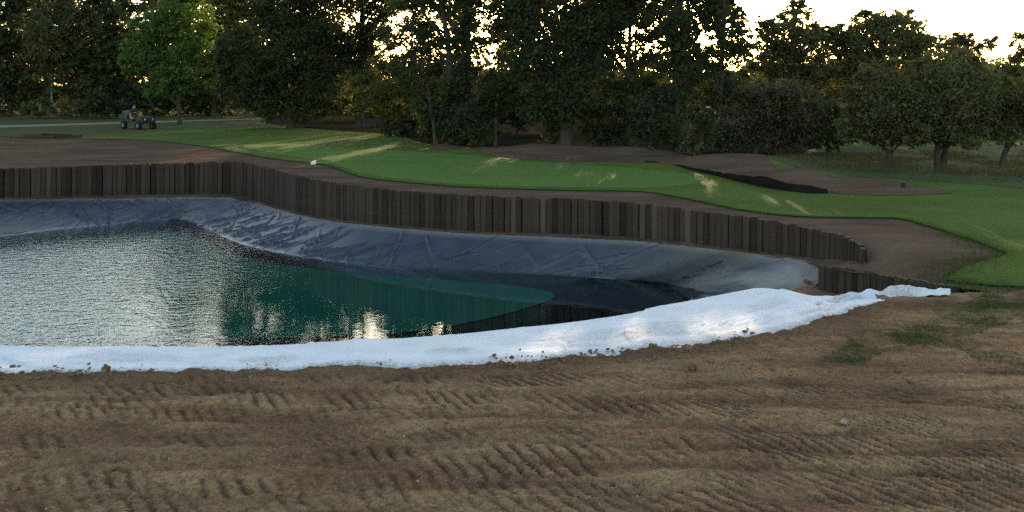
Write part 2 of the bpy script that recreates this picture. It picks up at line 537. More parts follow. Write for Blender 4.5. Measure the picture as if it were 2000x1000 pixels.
px_sheet("putting_green", [(470, 286), (520, 299), (620, 314), (690, 335), (760, 349), (900, 361), (1050, 367), (1180, 369), (1290, 368), (1350, 362), (1372, 352), (1340, 340), (1250, 330), (1120, 321), (1000, 313), (930, 304), (820, 297), (700, 290), (580, 284)], M_GREEN, 0.040, 0.004)
px_sheet("rough_ground", [(-500, 262), (-500, 225), (0, 222), (250, 222), (520, 224), (560, 240), (520, 248), (400, 252), (300, 258), (180, 270), (0, 268)], M_ROUGH, 0.040, 0.0, 1.0)
px_sheet("rough_ground", [(1480, 318), (1560, 330), (1640, 345), (1760, 352), (1900, 362), (2100, 380), (2500, 400), (2500, 290), (2000, 285), (1700, 288), (1560, 296)], M_ROUGH, 0.041, 0.0, 0.6)
px_sheet("woodland_floor", [(520, 240), (640, 255), (760, 263), (840, 283), (920, 290), (1000, 291), (1110, 297), (1200, 296), (1280, 301), (1400, 303), (1500, 310), (1560, 304), (1600, 280), (1650, 250), (1400, 226), (900, 224), (600, 224)], M_LITTER_SHADE, 0.043, 0.0, 0.8)
px_sheet("bare_soil", [(915, 292), (960, 288), (1040, 288), (1130, 291), (1200, 293), (1280, 296), (1380, 302), (1470, 309), (1520, 318), (1570, 330), (1620, 342), (1700, 351), (1780, 364), (1862, 376), (1800, 383), (1700, 384), (1640, 381), (1618, 377), (1550, 373), (1500, 367), (1450, 355), (1400, 343), (1340, 329), (1280, 320), (1180, 318), (1080, 316), (1010, 312), (950, 302)], M_SOIL2, 0.050, 0.02)
px_sheet("bare_soil", [(835, 286), (870, 283), (905, 287), (880, 292), (840, 291)], M_SOIL2, 0.050, 0.01)
path = [(-200, 247.5), (0, 246), (120, 243), (240, 239), (350, 236.5), (510, 231.5)]
pl = catmull([hit(a, b)[:2] for a, b in path], 1.0)
ph = catmull([hit(a, b)[:2] for a, b in [(-200, 252), (0, 250), (120, 246.5), (240, 242.2), (350, 239.3), (512, 233.8)]], 1.0)
tag(cdt_sheet("path", list(map(tuple, pl)) + list(map(tuple, ph[::-1])), M_PATH, 0.048, 0.0, 0.8), kind='structure')

# dark membrane facing the unfinished bunker
bk_low = [(1262, 317), (1300, 321), (1340, 329), (1400, 343), (1450, 356), (1500, 367), (1545, 373), (1585, 377), (1618, 377)]
bk_top = [(1262, 315), (1300, 318.5), (1340, 325), (1400, 336), (1450, 343), (1485, 347), (1502, 358), (1550, 363), (1618, 371)]
L_ = np.array([hit(a, b, 0.05) for a, b in bk_low])
T_ = L_.copy()
for i, (a, b) in enumerate(bk_top):
    T_[i, 2] = CAMZ - (b - HY) * L_[i, 1] / F_PX
    T_[i, 1] += 0.12
lo = resample(catmull(L_, 0.1), 160); hi = resample(catmull(T_, 0.1), 160)
hi[:, 2] += 0.02 * fbm(np.linspace(0, 30, 160), np.zeros(160), 3, 60)
rows = [lo - np.array((0, 0, .1)), lo * 0.6 + hi * 0.4 - np.array((0, 0.03, 0)), hi, hi + np.array((0, .10, -.01)), hi + np.array((0.02, .5, -.25))]
me = mesh_np("bunker_lining", np.stack(rows, 1).reshape(-1, 3), grid_faces(160, 5))
tag(link_mesh("bunker_lining", me, M_MEMB), kind='structure')

# ------------------------------------------------------------------ near bank ground
sheet_F = [(-420, 745), (-150, 742), (0, 736), (100, 731), (200, 729), (350, 730), (500, 729), (600, 724), (660, 719), (800, 718), (900, 713), (960, 707), (1050, 704), (1100, 701),
           (1200, 692), (1250, 685), (1330, 681), (1400, 671), (1500, 652), (1570, 637), (1605, 626), (1660, 611), (1725, 594)]
sheet_I = [(-420, 685, -.15), (-150, 683, -.15), (0, 681, -.15), (100, 680.5, -.15), (200, 680, -.15), (350, 680, -.15), (500, 679, -.15), (600, 674, -.16), (680, 669, -.18), (810, 661, -.2), (910, 654, -.2), (980, 647, -.2), (1080, 637, -.22), (1150, 628, -.22),
           (1250, 611, -.24), (1320, 596, -.26), (1390, 582, -.28), (1450, 573, -.28), (1500, 567, -.27), (1535, 572, -.3), (1570, 581, -.33), (1620, 581, -.3), (1725, 589, -.08)]
FW = np.array([P(a, b, 0.0) for a, b in sheet_F])
IW = np.array([P(*q) for q in sheet_I])
def y_front(x): return np.interp(x, FW[:, 0], FW[:, 1])
def y_inner(x):
    # the inner edge as a function of x (it is single valued up to x = 4.9)
    k = IW[:, 0] < 5.2
    return np.interp(x, IW[k][:, 0], IW[k][:, 1])

TRACKS = [  # px polyline, width m, lug spacing m, lug lean, height m
    ([(560, 905), (820, 900), (1000, 897), (1180, 893), (1420, 884)], .66, .155, .48, .018),
    ([(200, 962), (480, 955), (720, 948), (960, 946), (1300, 950)], .30, .150, .6, .009),
    ([(100, 912), (430, 905), (600, 902)], .36, .150, .9, .010),
    ([(420, 790), (640, 783), (780, 778), (920, 780), (1080, 786), (1400, 800)], .58, .150, .55, .014),
    ([(-50, 822), (330, 812), (520, 812), (820, 806), (1050, 812)], .34, .150, .7, .008),
    ([(-50, 790), (120, 792), (330, 792)], .45, .160, .6, .009),
    ([(-50, 868), (180, 862), (430, 856), (800, 850), (1200, 848)], .36, .155, .8, .008),
    ([(-50, 940), (120, 938), (330, 935)], .40, .155, .8, .012),
    ([(1380, 862), (1560, 872), (1760, 890), (2050, 915)], .75, .150, .95, .015),
    ([(1350, 800), (1600, 812), (1800, 832), (2050, 868)], .60, .145, 1.3, .014),
    ([(1380, 752), (1640, 765), (1850, 778), (2050, 800)], .55, .145, 1.4, .016),
    ([(1350, 930), (1700, 946), (2050, 975)], .65, .160, 1.1, .014),
    ([(900, 738), (1050, 740), (1250, 744), (1420, 752)], .45, .150, 1.0, .014),
    ([(-50, 984), (400, 988), (900, 988), (1400, 978), (2050, 1000)], .45, .170, .9, .011),
    ([(-50, 764), (150, 765), (560, 760)], .40, .160, .9, .014),
    ([(150, 748), (600, 744), (900, 738)], .30, .150, .7, .010),
]
TR = [(catmull(np.array([P(a, b)[:2] for a, b in px]), 0.1), w_, s_, l_, h_) for px, w_, s_, l_, h_ in TRACKS]

def near_z(x, y):
    """height, soil darkness of the near bank"""
    yf = y_front(x)
    sd_ = yf - y                                  # > 0 on the viewer's side of the sheet
    z = 0.035 * fbm(x * 0.45, y * 0.8, 3, 1) + 0.012 * fbm(x * 1.6, y * 4.0, 4, 5) + 0.008 * fbm(x * 11, y * 13, 3, 9) + 0.010 * np.abs(fbm(x * 7, y * 9, 3, 17))
    rut = np.clip(1 - np.abs(vnoise(x * 0.35 + 4, y * 2.6 + 0.6 * vnoise(x * .5, y * .5, 21), 13)) * 3.0, 0, 1)
    z -= 0.018 * rut
    soil_dark = 0.55 * rut
    cl = np.clip(fbm(x * 8, y * 9, 2, 25) - 0.35, 0, 1)
    z += 0.035 * cl * np.clip(fbm(x * .7, y * 1.2, 2, 29) + .3, 0, 1)
    for c_, w_, s_, lean, h_ in TR:
        x0, x1 = c_[:, 0].min() - .1, c_[:, 0].max() + .1
        y0, y1 = c_[:, 1].min() - w_, c_[:, 1].max() + w_
        k = (x > x0) & (x < x1) & (y > y0) & (y < y1)
        if not k.any(): continue
        xx, yy = x[k], y[k]
        yc = np.interp(xx, c_[:, 0], c_[:, 1])
        v = yy - yc
        e = sstep(w_ / 2, w_ / 2 - .07, np.abs(v)) * sstep(x0, x0 + .5, xx) * sstep(x1, x1 - .5, xx)
        ph_ = (xx + v * lean + 0.022 * fbm(xx * 3, yy * 3, 3, 33)) / s_
        lug = sstep(.03, .38, 0.5 + 0.5 * np.sin(ph_ * 2 * math.pi))
        wear = np.clip(0.80 + 0.85 * fbm(xx * 1.9, yy * 2.8, 4, 37), 0.12, 1.35)
        z[k] += e * (h_ * 1.25 * (lug - .45) * wear - .012)
        soil_dark[k] = np.maximum(soil_dark[k], e * (1 - lug) * wear * .95)  # grooves between the lugs are coloured darker
        berm = np.exp(-((np.abs(v) - w_ / 2 - .03) / .05) ** 2) * sstep(x0, x0 + .5, xx) * sstep(x1, x1 - .5, xx)
        z[k] += berm * .016 * (1 + fbm(xx * 5, yy * 5, 2, 71))
    # spill of soil at the sheet's edge
    z += (0.035 + 0.03 * fbm(x * 4, y * 4, 3, 41)) * np.exp(-((sd_ - .10) / .16) ** 2)
    soil_dark = np.maximum(soil_dark, 0.85 * np.exp(-((sd_ - .05) / .45) ** 2))
    # under the sheet, then down into the pond
    under = (sd_ < -0.02) & (x < 5.6)
    yi = y_inner(x)
    t = np.clip((y - yf) / np.maximum(yi - yf, .2), 0, 1)
    zi = np.interp(x, IW[:19, 0], IW[:19, 2])
    zs = t * zi - 0.07
    z = np.where(under, zs + 0.3 * (z - zs) * np.exp(-np.clip(-sd_, 0, 9) / .12), z)
    slope = np.interp(x, [2.5, 4.6], [0.95, 0.285])
    beyond = np.clip(y - yi, 0, None)
    dn = np.where(x < 5.6, np.maximum(-slope * beyond, -3.3), 0)
    z = z + np.where(beyond > 0, dn - .03, 0)
    # right of the sheet: soil falls away to the foot of the short wall
    kx = np.interp(y, KL[::-1, 1], KL[::-1, 0])      # x of the short wall at this y
    r = (x >= 5.6)
    fall = -np.clip((y - 12.55), 0, None) * 0.285
    z = np.where(r, z * np.clip(1 - (y - 12.) / 2., .3, 1) + fall, z)
    pk = np.exp(-((x - 5.75) / .45) ** 2 - ((y - 15.8) / .6) ** 2)
    z = z + .24 * np.exp(-((x - 6.02) / .5) ** 2 - ((y - 16.35) / .55) ** 2) - 1.2 * np.clip(y - 16.75, 0, None) * (x > 4.5)
    soil_dark = np.maximum(soil_dark, np.where(y > 12.6, .25, 0))
    z = z + .05 * sstep(7.5, 8.0, x) * np.exp(-((y - 12.35) / .25) ** 2)
    z = np.where((y > 12.50) & (x > kx - .02), -0.35 - .3 * np.clip(y - 12.5, 0, 2), z)
    return z, np.clip(soil_dark, 0, 1)

def graded(fine0, fine1, df, lo_, hi_, grow=1.25):
    a = list(np.arange(fine0, fine1, df)); s = df; v = a[-1]
    while v < hi_: s = min(s * grow, 8); v += s; a.append(v)
    s = df; v = fine0; b = []
    while v > lo_: s = min(s * grow, 8); v -= s; b.append(v)
    return np.array(b[::-1] + a)
gx = graded(-8.4, 8.8, 0.026, -160, 160)
gy = graded(5.7, 12.8, 0.021, -30, 17.0)
X, Y = np.meshgrid(gx, gy, indexing='ij')
Z, SOIL_DARK = near_z(X.ravel(), Y.ravel())
weed_poly = np.array([P(a, b)[:2] for a, b in [(1590, 708), (1680, 668), (1780, 640), (1865, 606), (1925, 572), (2060, 562), (2060, 628), (1960, 634), (1880, 655), (1900, 686), (2060, 708), (2060, 738), (1930, 718), (1860, 688), (1750, 692), (1660, 708)]])
xr, yr = X.ravel(), Y.ravel()
wm = np.zeros_like(xr)
sel = (xr > 2) & (xr < 9) & (yr > 8) & (yr < 13)
jx = xr[sel] + .30 * fbm(xr[sel] * 2, yr[sel] * 2, 3, 81); jy = yr[sel] + .45 * fbm(xr[sel] * 2, yr[sel] * 2, 3, 85)
wm[sel] = in_poly(jx, jy, weed_poly)
wm[(xr > 8.4)] = 0.9
me = mesh_np("near_bank_ground", np.column_stack([xr, yr, Z]), grid_faces(len(gx), len(gy)))
attr(me, "soil_dark", SOIL_DARK); attr(me, "weed", wm)
ng = link_mesh("near_bank_ground", me, M_SOIL)
tag(ng, kind='structure')

# ------------------------------------------------------------------ pond liner, sediment, water
ZW = -1.9
ZB = -2.06
A = lambda px, py: P(px, py, ZW)
pairs = [
    ((-420, 402, -1.02), (-520, 500)), ((-200, 396, -1.05), (-230, 485)), ((0, 390, -1.12), (0, 462)), ((120, 388, -1.17), (100, 450)), ((220, 386.5, -1.22), (180, 442)), ((340, 385.5, -1.27), (280, 431)),
    ((440, 384, -1.30), (335, 429)), ((475, 388, -1.34), (365, 434)), ((520, 402, -1.33), (410, 451)), ((600, 423, -1.21), (480, 479)), ((700, 438, -1.08), (600, 503)),
    ((850, 451, -1.02), (750, 520)), ((1000, 459.5, -.98), (910, 531)), ((1150, 465.5, -.95), (1070, 538)), ((1270, 472, -.88), (1190, 545)),
    ((1400, 487, -.80), (1280, 553)), ((1500, 499, -.75), (1325, 560)), ((1590, 515, -.62), (1352, 566)), ((1603, 545, -.86), (1364, 570)), ((1575, 570, -.98), (1366, 573)),
]
L0 = [P(*a) for a, b in pairs]; L1 = [A(*b) for a, b in pairs]
near = [((5.0, 13.75, -.60), (1363, 577)), ((4.4, 13.75, -.52), (1350, 586)), ((3.6, 13.15, -.46), (1310, 600)), ((2.6, 12.5, -.46), (1230, 620)), ((1.2, 11.7, -.48), (1120, 645))]
L0 += [np.array(a) for a, b in near]; L1 += [A(*b) for a, b in near]
for a, b in [((-0.8, 10.95), (-0.9, 15.0)), ((-4, 10.6), (-4, 13.6)), ((-9, 10.6), (-9, 13.4)), ((-15, 10.8), (-15, 13.8)), ((-30, 11), (-30, 14))]:
    L0.append(np.array((*a, -.56))); L1.append(np.array((*b, ZW)))
L0 = np.array(L0); L1 = np.array(L1)
# common parameter: resample both with equal counts per pair
def pair_curves(A0, A1, step):
    n = len(A0); o0, o1 = [], []
    for i in range(n - 1):
        k = max(3, int(max(np.linalg.norm(A0[i + 1] - A0[i]), np.linalg.norm(A1[i + 1] - A1[i])) / step))
        t = np.linspace(0, 1, k, endpoint=False)[:, None]
        for Aa, o in ((A0, o0), (A1, o1)):
            a, b, c_, d = Aa[max(i - 1, 0)], Aa[i], Aa[i + 1], Aa[min(i + 2, n - 1)]
            Ls = np.linalg.norm(c_ - b) + 1e-9
            m1 = (c_ - a); m1 = m1 / (np.linalg.norm(m1) + 1e-9) * Ls * .85
            m2 = (d - b); m2 = m2 / (np.linalg.norm(m2) + 1e-9) * Ls * .85
            o.append((2*t**3-3*t**2+1)*b + (t**3-2*t**2+t)*m1 + (-2*t**3+3*t**2)*c_ + (t**3-t**2)*m2)
    o0.append(A0[-1:]); o1.append(A1[-1:])
    return np.concatenate(o0), np.concatenate(o1)
C0, C1 = pair_curves(L0, L1, 0.045)
ns = len(C0)
tv = np.concatenate([np.linspace(0, 1, 46), 1 + np.linspace(0.03, .42, 8)])
dirv = C1 - C0
dirxy = dirv[:, :2] / (np.linalg.norm(dirv[:, :2], axis=1, keepdims=True) + 1e-6)
sl_ = np.concatenate([[0], np.cumsum(np.linalg.norm(np.diff((C0 + C1) / 2, axis=0), axis=1))])
V = np.zeros((ns, len(tv), 3))
for j, t in enumerate(tv):
    if t <= 1:
        V[:, j] = C0 + dirv * t
        sag = -0.06 * math.sin(math.pi * t)
        V[:, j, 2] += sag
    else:
        V[:, j] = C1
        V[:, j, :2] += dirxy * (t - 1)
        V[:, j, 2] = ZW + (ZB - .02 - ZW) * (t - 1) / .42
SS = np.repeat(sl_[:, None], len(tv), 1)
rl = np.linalg.norm(dirv, axis=1)
TT = tv[None, :] * rl[:, None]
H = 0.012 * fbm(SS * .8, TT * .8, 2, 90) + 0.003 * fbm(SS * 5, TT * 5, 2, 94)
s_end = sl_[-1]
iR = int(np.argmin(np.abs(C0[:, 1] - 16.9) + np.abs(C0[:, 0] - 6.2)))
s_tip = sl_[iR]
def fold(s0, t0, s1, t1, h, w_):
    global H
    dx, dy = s1 - s0, t1 - t0
    L = math.hypot(dx, dy)
    i0, i1 = np.searchsorted(sl_, [min(s0, s1) - .5, max(s0, s1) + .5])
    if i1 <= i0: return
    s = SS[i0:i1]; t = TT[i0:i1]
    u = ((s - s0) * dx + (t - t0) * dy) / L
    v = ((s - s0) * -dy + (t - t0) * dx) / L + 0.05 * np.sin(u * 3.1 + s0)
    env = sstep(-.02, .3, u) * sstep(L + .02, L - .35, u)
    H[i0:i1] += h * env * (np.exp(-(v / w_) ** 2) - 0.55 * np.exp(-((v - 1.9 * w_) / (1.3 * w_)) ** 2))
rr = random.Random(5)
for _ in range(230):
    s0 = rr.uniform(8, s_tip - 3.5)
    L = rr.uniform(.8, 3.4)
    an = rr.choice([1, 1, 1, -1]) * rr.uniform(.35, 1.1)
    t0 = rr.uniform(-.1, 2.0)
    fold(s0, t0, s0 - L * math.sin(an), t0 + L * math.cos(an), rr.uniform(.03, .085), rr.uniform(.026, .045))
for _ in range(80):      # gathers where the liner turns at the narrow end
    s0 = s_tip + rr.uniform(-4.2, 3.2)
    fold(s0, rr.uniform(-.1, 1.2), s0 + (s_tip - s0) * .6 + rr.uniform(-.3, .3), rr.uniform(2.2, 4.2), rr.uniform(.012, .028), rr.uniform(.03, .06))
for _ in range(60):      # fine creases running in to the narrow end
    s0 = s_tip + rr.uniform(-2.2, 1.6)
    fold(s0, rr.uniform(-.1, 1.5), s0 + rr.uniform(-.15, .15), rr.uniform(2.0, 5.5), rr.uniform(.012, .026), rr.uniform(.025, .045))
for _ in range(22):      # straps and overlaps at the far left corner
    s0 = rr.uniform(0, 16)
    fold(s0, -.1, s0 + rr.uniform(-1.4, 1.4), 1.6, rr.uniform(.02, .05), .06)
fade = sstep(1.02, 0.86, tv)[None, :]
_sp0 = np.linalg.norm(np.gradient(C0, axis=0), axis=1); _sp1 = np.linalg.norm(np.gradient(C1, axis=0), axis=1)
_fac = (_sp0[:, None] * (1 - np.clip(tv, 0, 1)) + _sp1[:, None] * np.clip(tv, 0, 1)) / np.gradient(sl_)[:, None]
H *= np.clip(_fac, .12, 1.2)
H *= sstep(s_tip + 5.5, s_tip + 3.0, SS)
V[:, :, 2] += np.clip(H, -.06, .11) * fade * (0.35 + .65 * sstep(0, .1, tv)[None, :])
me = mesh_np("pond_liner", V.reshape(-1, 3), grid_faces(ns, len(tv)))
wl = sstep(ZW + .07, ZW + .005, V[:, :, 2] + .03 * fbm(SS * 2, TT * 2, 2, 98))
attr(me, "wet", np.clip(wl, 0, 1))
attr(me, "dust", np.clip(sstep(.16, .0, tv)[None, :] * sstep(s_tip + 3, s_tip + 1, SS) + .10 * sstep(.2, .9, fbm(SS * .6, TT * .8, 3, 102)), 0, 1))
pl_ = sstep(s_tip - 4.0, s_tip + .5, SS) * (.55 + .45 * fbm(SS * 1.2, TT * 1.2, 3, 105)) * sstep(0, .5, TT)
cl_ = np.exp(-((SS - sl_[np.argmin(np.abs(C0[:, 0] - L0[6][0]) + np.abs(C0[:, 1] - L0[6][1]))]) / 1.6) ** 2) * .35
attr(me, "pale", np.clip(pl_ * .8 + cl_ * (0.5 + .5 * fbm(SS, TT * 2, 3, 107)), 0, 1))
tag(link_mesh("pond_liner", me, M_LINER), kind='structure')

# floor under the water (the liner goes on beneath), then the cloudy green bottom
inner = V[::6, -1, :2]
fl = np.concatenate([inner, [(-30, 25)]])
vs, es, fs, *_ = geometry.delaunay_2d_cdt([Vector(p) for p in fl], [(i, (i + 1) % len(fl)) for i in range(len(fl))], [], 1, 1e-5)
FV = np.array([(v.x, v.y, ZB - .018) for v in vs])
me = mesh_np("pond_floor", FV, None, np.array([f[:3] for f in fs]))
for nm, vv in (("wet", 1.0), ("dust", 0.0), ("pale", 0.0)): attr(me, nm, np.full(len(FV), vv))
tag(link_mesh("pond_floor", me, M_LINER), kind='structure')
B_ = lambda px, py: P(px, py, ZB + .004)[:2]
sed = [B_(a, b) for a, b in [(-400, 520), (-100, 492), (0, 484), (150, 466), (290, 452), (345, 452), (400, 474), (480, 503), (600, 523), (700, 534), (850, 544), (950, 553), (1040, 562), (1082, 573), (1065, 588), (1000, 609), (920, 629), (800, 647), (700, 655), (550, 660), (300, 664), (0, 666), (-400, 668)]]
sd_c = catmull(sed, 0.2, True)
sd_c += 0.03 * np.stack([fbm(sd_c[:, 0] * 2, sd_c[:, 1] * 2, 2, 110), fbm(sd_c[:, 0] * 2, sd_c[:, 1] * 2, 2, 114)], 1)
vs, es, fs, *_ = geometry.delaunay_2d_cdt([Vector(p) for p in sd_c], [(i, (i + 1) % len(sd_c)) for i in range(len(sd_c))], [], 1, 1e-5)
me = mesh_np("pond_sediment", np.array([(v.x, v.y, ZB) for v in vs]), None, np.array([f[:3] for f in fs]))
tag(link_mesh("pond_sediment", me, M_SED), kind='structure')
wc = C1[::4, :2] - dirxy[::4] * 0.25
wp = np.concatenate([wc, [(-30, 25)]])
vs, es, fs, *_ = geometry.delaunay_2d_cdt([Vector(p) for p in wp], [(i, (i + 1) % len(wp)) for i in range(len(wp))], [], 1, 1e-5)
T3 = np.array([f[:3] for f in fs]); VV = np.array([(v.x, v.y, ZW) for v in vs])
a_, b_, c_ = VV[T3[:, 0]], VV[T3[:, 1]], VV[T3[:, 2]]
cr = (b_[:, 0] - a_[:, 0]) * (c_[:, 1] - a_[:, 1]) - (b_[:, 1] - a_[:, 1]) * (c_[:, 0] - a_[:, 0])
T3[cr < 0] = T3[cr < 0][:, ::-1]
me = mesh_np("pond_water", VV, None, T3, False)
tag(link_mesh("pond_water", me, M_WATER), kind='structure')

# soil ledge between the timber wall and the liner, running up to the short wall
led0 = [p for p in W_base[:20]] + [W_base[21] + np.array((0, 0, .0)), np.array((6.86, 15.45, -.02)), np.array((6.80, 15.2, -.3))]
led0 = [q + np.array((0, .05, .0)) for q in led0[:20]] + led0[20:]
key = L0[:20]
sK = np.concatenate([[0], np.cumsum(np.linalg.norm(np.diff(key, axis=0), axis=1))])
led1 = []
for q in led0[:19]:
    cc = catmull(key[:18], .1)
    led1.append(cc[np.argmin(np.linalg.norm(cc[:, :2] - q[:2], axis=1))])
led1 += [key[17] * .5 + K_top[0] * .5, K_top[0] + np.array((-.05, .1, 0)), K_top[0], KL[8]][:len(led0) - 19]
for _i in (20, 21, 22):
    led0[_i] = np.array((led0[_i][0], led0[_i][1], float(zf(np.array([led0[_i][0]]), np.array([led0[_i][1]]))[0])))
E0, E1 = pair_curves(np.array(led0), np.array(led1), .12)
tt = np.linspace(-.06, 1.05, 9)
VL = E0[:, None] + (E1 - E0)[:, None] * tt[None, :, None]
VL[:, :, 2] += .02 * fbm(VL[:, :, 0] * 3, VL[:, :, 1] * 3, 3, 120) + .005
me = mesh_np("soil_ledge", VL.reshape(-1, 3), grid_faces(len(E0), 9))
tag(link_mesh("soil_ledge", me, M_SOIL2), kind='structure')

# ------------------------------------------------------------------ white geotextile over the near bank
G0, G1 = pair_curves(FW, IW, 0.032)
G0[:, 1] += -.02 + 0.03 * fbm(G0[:, 0] * 2, G0[:, 0] * 0, 4, 130)
nr = 42
tt = np.concatenate([np.linspace(-.04, 1, nr), 1 + np.linspace(.1, 1.0, 8)])
VS = np.zeros((len(G0), len(tt), 3))
gd = G1 - G0
gxy = gd[:, :2] / (np.linalg.norm(gd[:, :2], axis=1, keepdims=True) + 1e-6)
for j, t in enumerate(tt):
    if t <= 1:
        VS[:, j] = G0 + gd * t
        VS[:, j, 2] = G1[:, 2] * max(t, 0) + .02 + .02 * math.sin(math.pi * max(t, 0))
    else:
        q = t - 1
        VS[:, j] = G1; VS[:, j, :2] += gxy * .5 * q
        VS[:, j, 2] = G1[:, 2] + .02 - .55 * q ** 1.3
gs = np.concatenate([[0], np.cumsum(np.linalg.norm(np.diff(G0, axis=0), axis=1))])
gS = np.repeat(gs[:, None], len(tt), 1); gT = tt[None] * np.linalg.norm(gd, axis=1)[:, None]
xx = VS[:, :, 0]
VS[:, :, 2] += .006 * fbm(gS * 1.2, gT * 1.6, 2, 134) + .006 * (1 - np.abs(vnoise(gS * 1.2 + gT * 2, gT * 1.5 - gS, 138))) ** 3
rs = random.Random(8)
for _ in range(170):
    s0 = rs.uniform(0, gs[-1]); t0 = rs.uniform(0, 1.4); L = rs.uniform(.4, 1.8); an = rs.uniform(-1.3, 1.3)
    ca, sa = math.cos(an), math.sin(an)
    u = (gS - s0) * ca + (gT - t0) * sa; v = -(gS - s0) * sa + (gT - t0) * ca + .04 * np.sin(u * 4 + s0)
    wv = rs.uniform(.014, .035)
    VS[:, :, 2] += rs.uniform(.006, .014) * (np.exp(-(v / wv) ** 2) - .4 * np.exp(-((v - 2 * wv) / (1.5 * wv)) ** 2)) * np.exp(-(u / L) ** 4)
for sm_ in (2.6, 6.1, 9.7, 12.9):      # where one length of cloth laps over the next
    dd_ = gS - sm_ - .25 * np.sin(gT * 1.3 + sm_) + .2 * gT
    VS[:, :, 2] += .022 * sstep(-.012, .0, dd_) * sstep(.7, .0, dd_)
rg = sstep(2.4, 4.2, xx)
VS[:, :, 2] += rg * (.010 * (1 - np.abs(vnoise(gS * 2.2 + gT * .6, gT * 1.1, 141))) ** 4 + .010 * fbm(gS * 1.2, gT * .8, 2, 144))
_e = sstep(.22, .02, tt)[None, :]
_zg, _ = near_z(VS[:, :, 0].ravel().copy(), np.minimum(VS[:, :, 1], y_front(VS[:, :, 0]) - .01).ravel())
VS[:, :, 2] = VS[:, :, 2] * (1 - _e) + _e * (_zg.reshape(xx.shape) + np.where(tt < 0, tt * 1.6, .012)[None, :])
VS[:, :, 2] += .08 * np.exp(-((xx - 4.2) / .5) ** 2 - ((VS[:, :, 1] - 13.1) / .5) ** 2)
me = mesh_np("geotextile_sheet", VS.reshape(-1, 3), grid_faces(len(G0), len(tt)))
attr(me, "dirt", np.clip(.85 * sstep(.15, .0, tt)[None] + .55 * sstep(.25, .9, fbm(gS * .8, gT * 1.6, 4, 147)) * sstep(1.0, .2, tt)[None] + .10 * rg * fbm(gS * 2, gT * 3, 2, 150), 0, 1))
sheet = link_mesh("geotextile_sheet", me, M_SHEET)
tag(sheet, "white geotextile sheet running along the near edge of the pond", "pond sheet")
# loose tail of the same cloth, bunched against the short wall
ta = np.array([P(*q) for q in [(1590, 600, -.14), (1660, 590, -.10), (1730, 585, -.06), (1790, 583.5, -.03), (1830, 582, -.01), (1856, 579, .02)]])
tb = np.array([P(*q) for q in [(1620, 586, -.20), (1690, 575, -.10), (1755, 566, -.02), (1800, 566.5, 0), (1835, 573, .0), (1857, 577, .02)]])
T0, T1 = pair_curves(ta, tb, .04)
tt = np.linspace(0, 1, 18)
VT = T0[:, None] + (T1 - T0)[:, None] * tt[None, :, None]
VT[:, :, 2] += .07 * np.sin(math.pi * tt)[None] + .05 * fbm(VT[:, :, 0] * 5, VT[:, :, 1] * 4, 4, 153) + .01
me = mesh_np("sheet_tail", VT.reshape(-1, 3), grid_faces(len(T0), 18))
attr(me, "dirt", np.clip(.35 + .5 * fbm(VT[:, :, 0] * 4, VT[:, :, 1] * 4, 3, 156), 0, 1))
link_mesh("sheet_tail", me, M_SHEET, parent=sheet)

# ------------------------------------------------------------------ timber walls, plank by plank
def plank_mesh(i):
    r = random.Random(100 + i)
    wd, th = 0.182, 0.09
    bev = .012
    prof = [(-wd/2 + bev, -th/2), (wd/2 - bev, -th/2), (wd/2, -th/2 + bev), (wd/2, th/2), (-wd/2, th/2), (-wd/2, -th/2 + bev)]
    V = []
    for zz in (0.0, .5, 1.0):
        for (a, b) in prof:
            V.append((a + r.uniform(-.004, .004), b + r.uniform(-.006, .006), zz + (r.uniform(-.012, .012) if zz == 1.0 else 0)))
    n = len(prof); Fa = []
    for k in range(2):
        for j in range(n):
            Fa.append((k * n + j, k * n + (j + 1) % n, (k + 1) * n + (j + 1) % n, (k + 1) * n + j))
    Fa.append(tuple(range(2 * n, 3 * n)))
    me = bpy.data.meshes.new("plank"); me.from_pydata(V, [], Fa); me.update()
    me.materials.append(M_WOOD)
    return me
PLK = [plank_mesh(i) for i in range(8)]

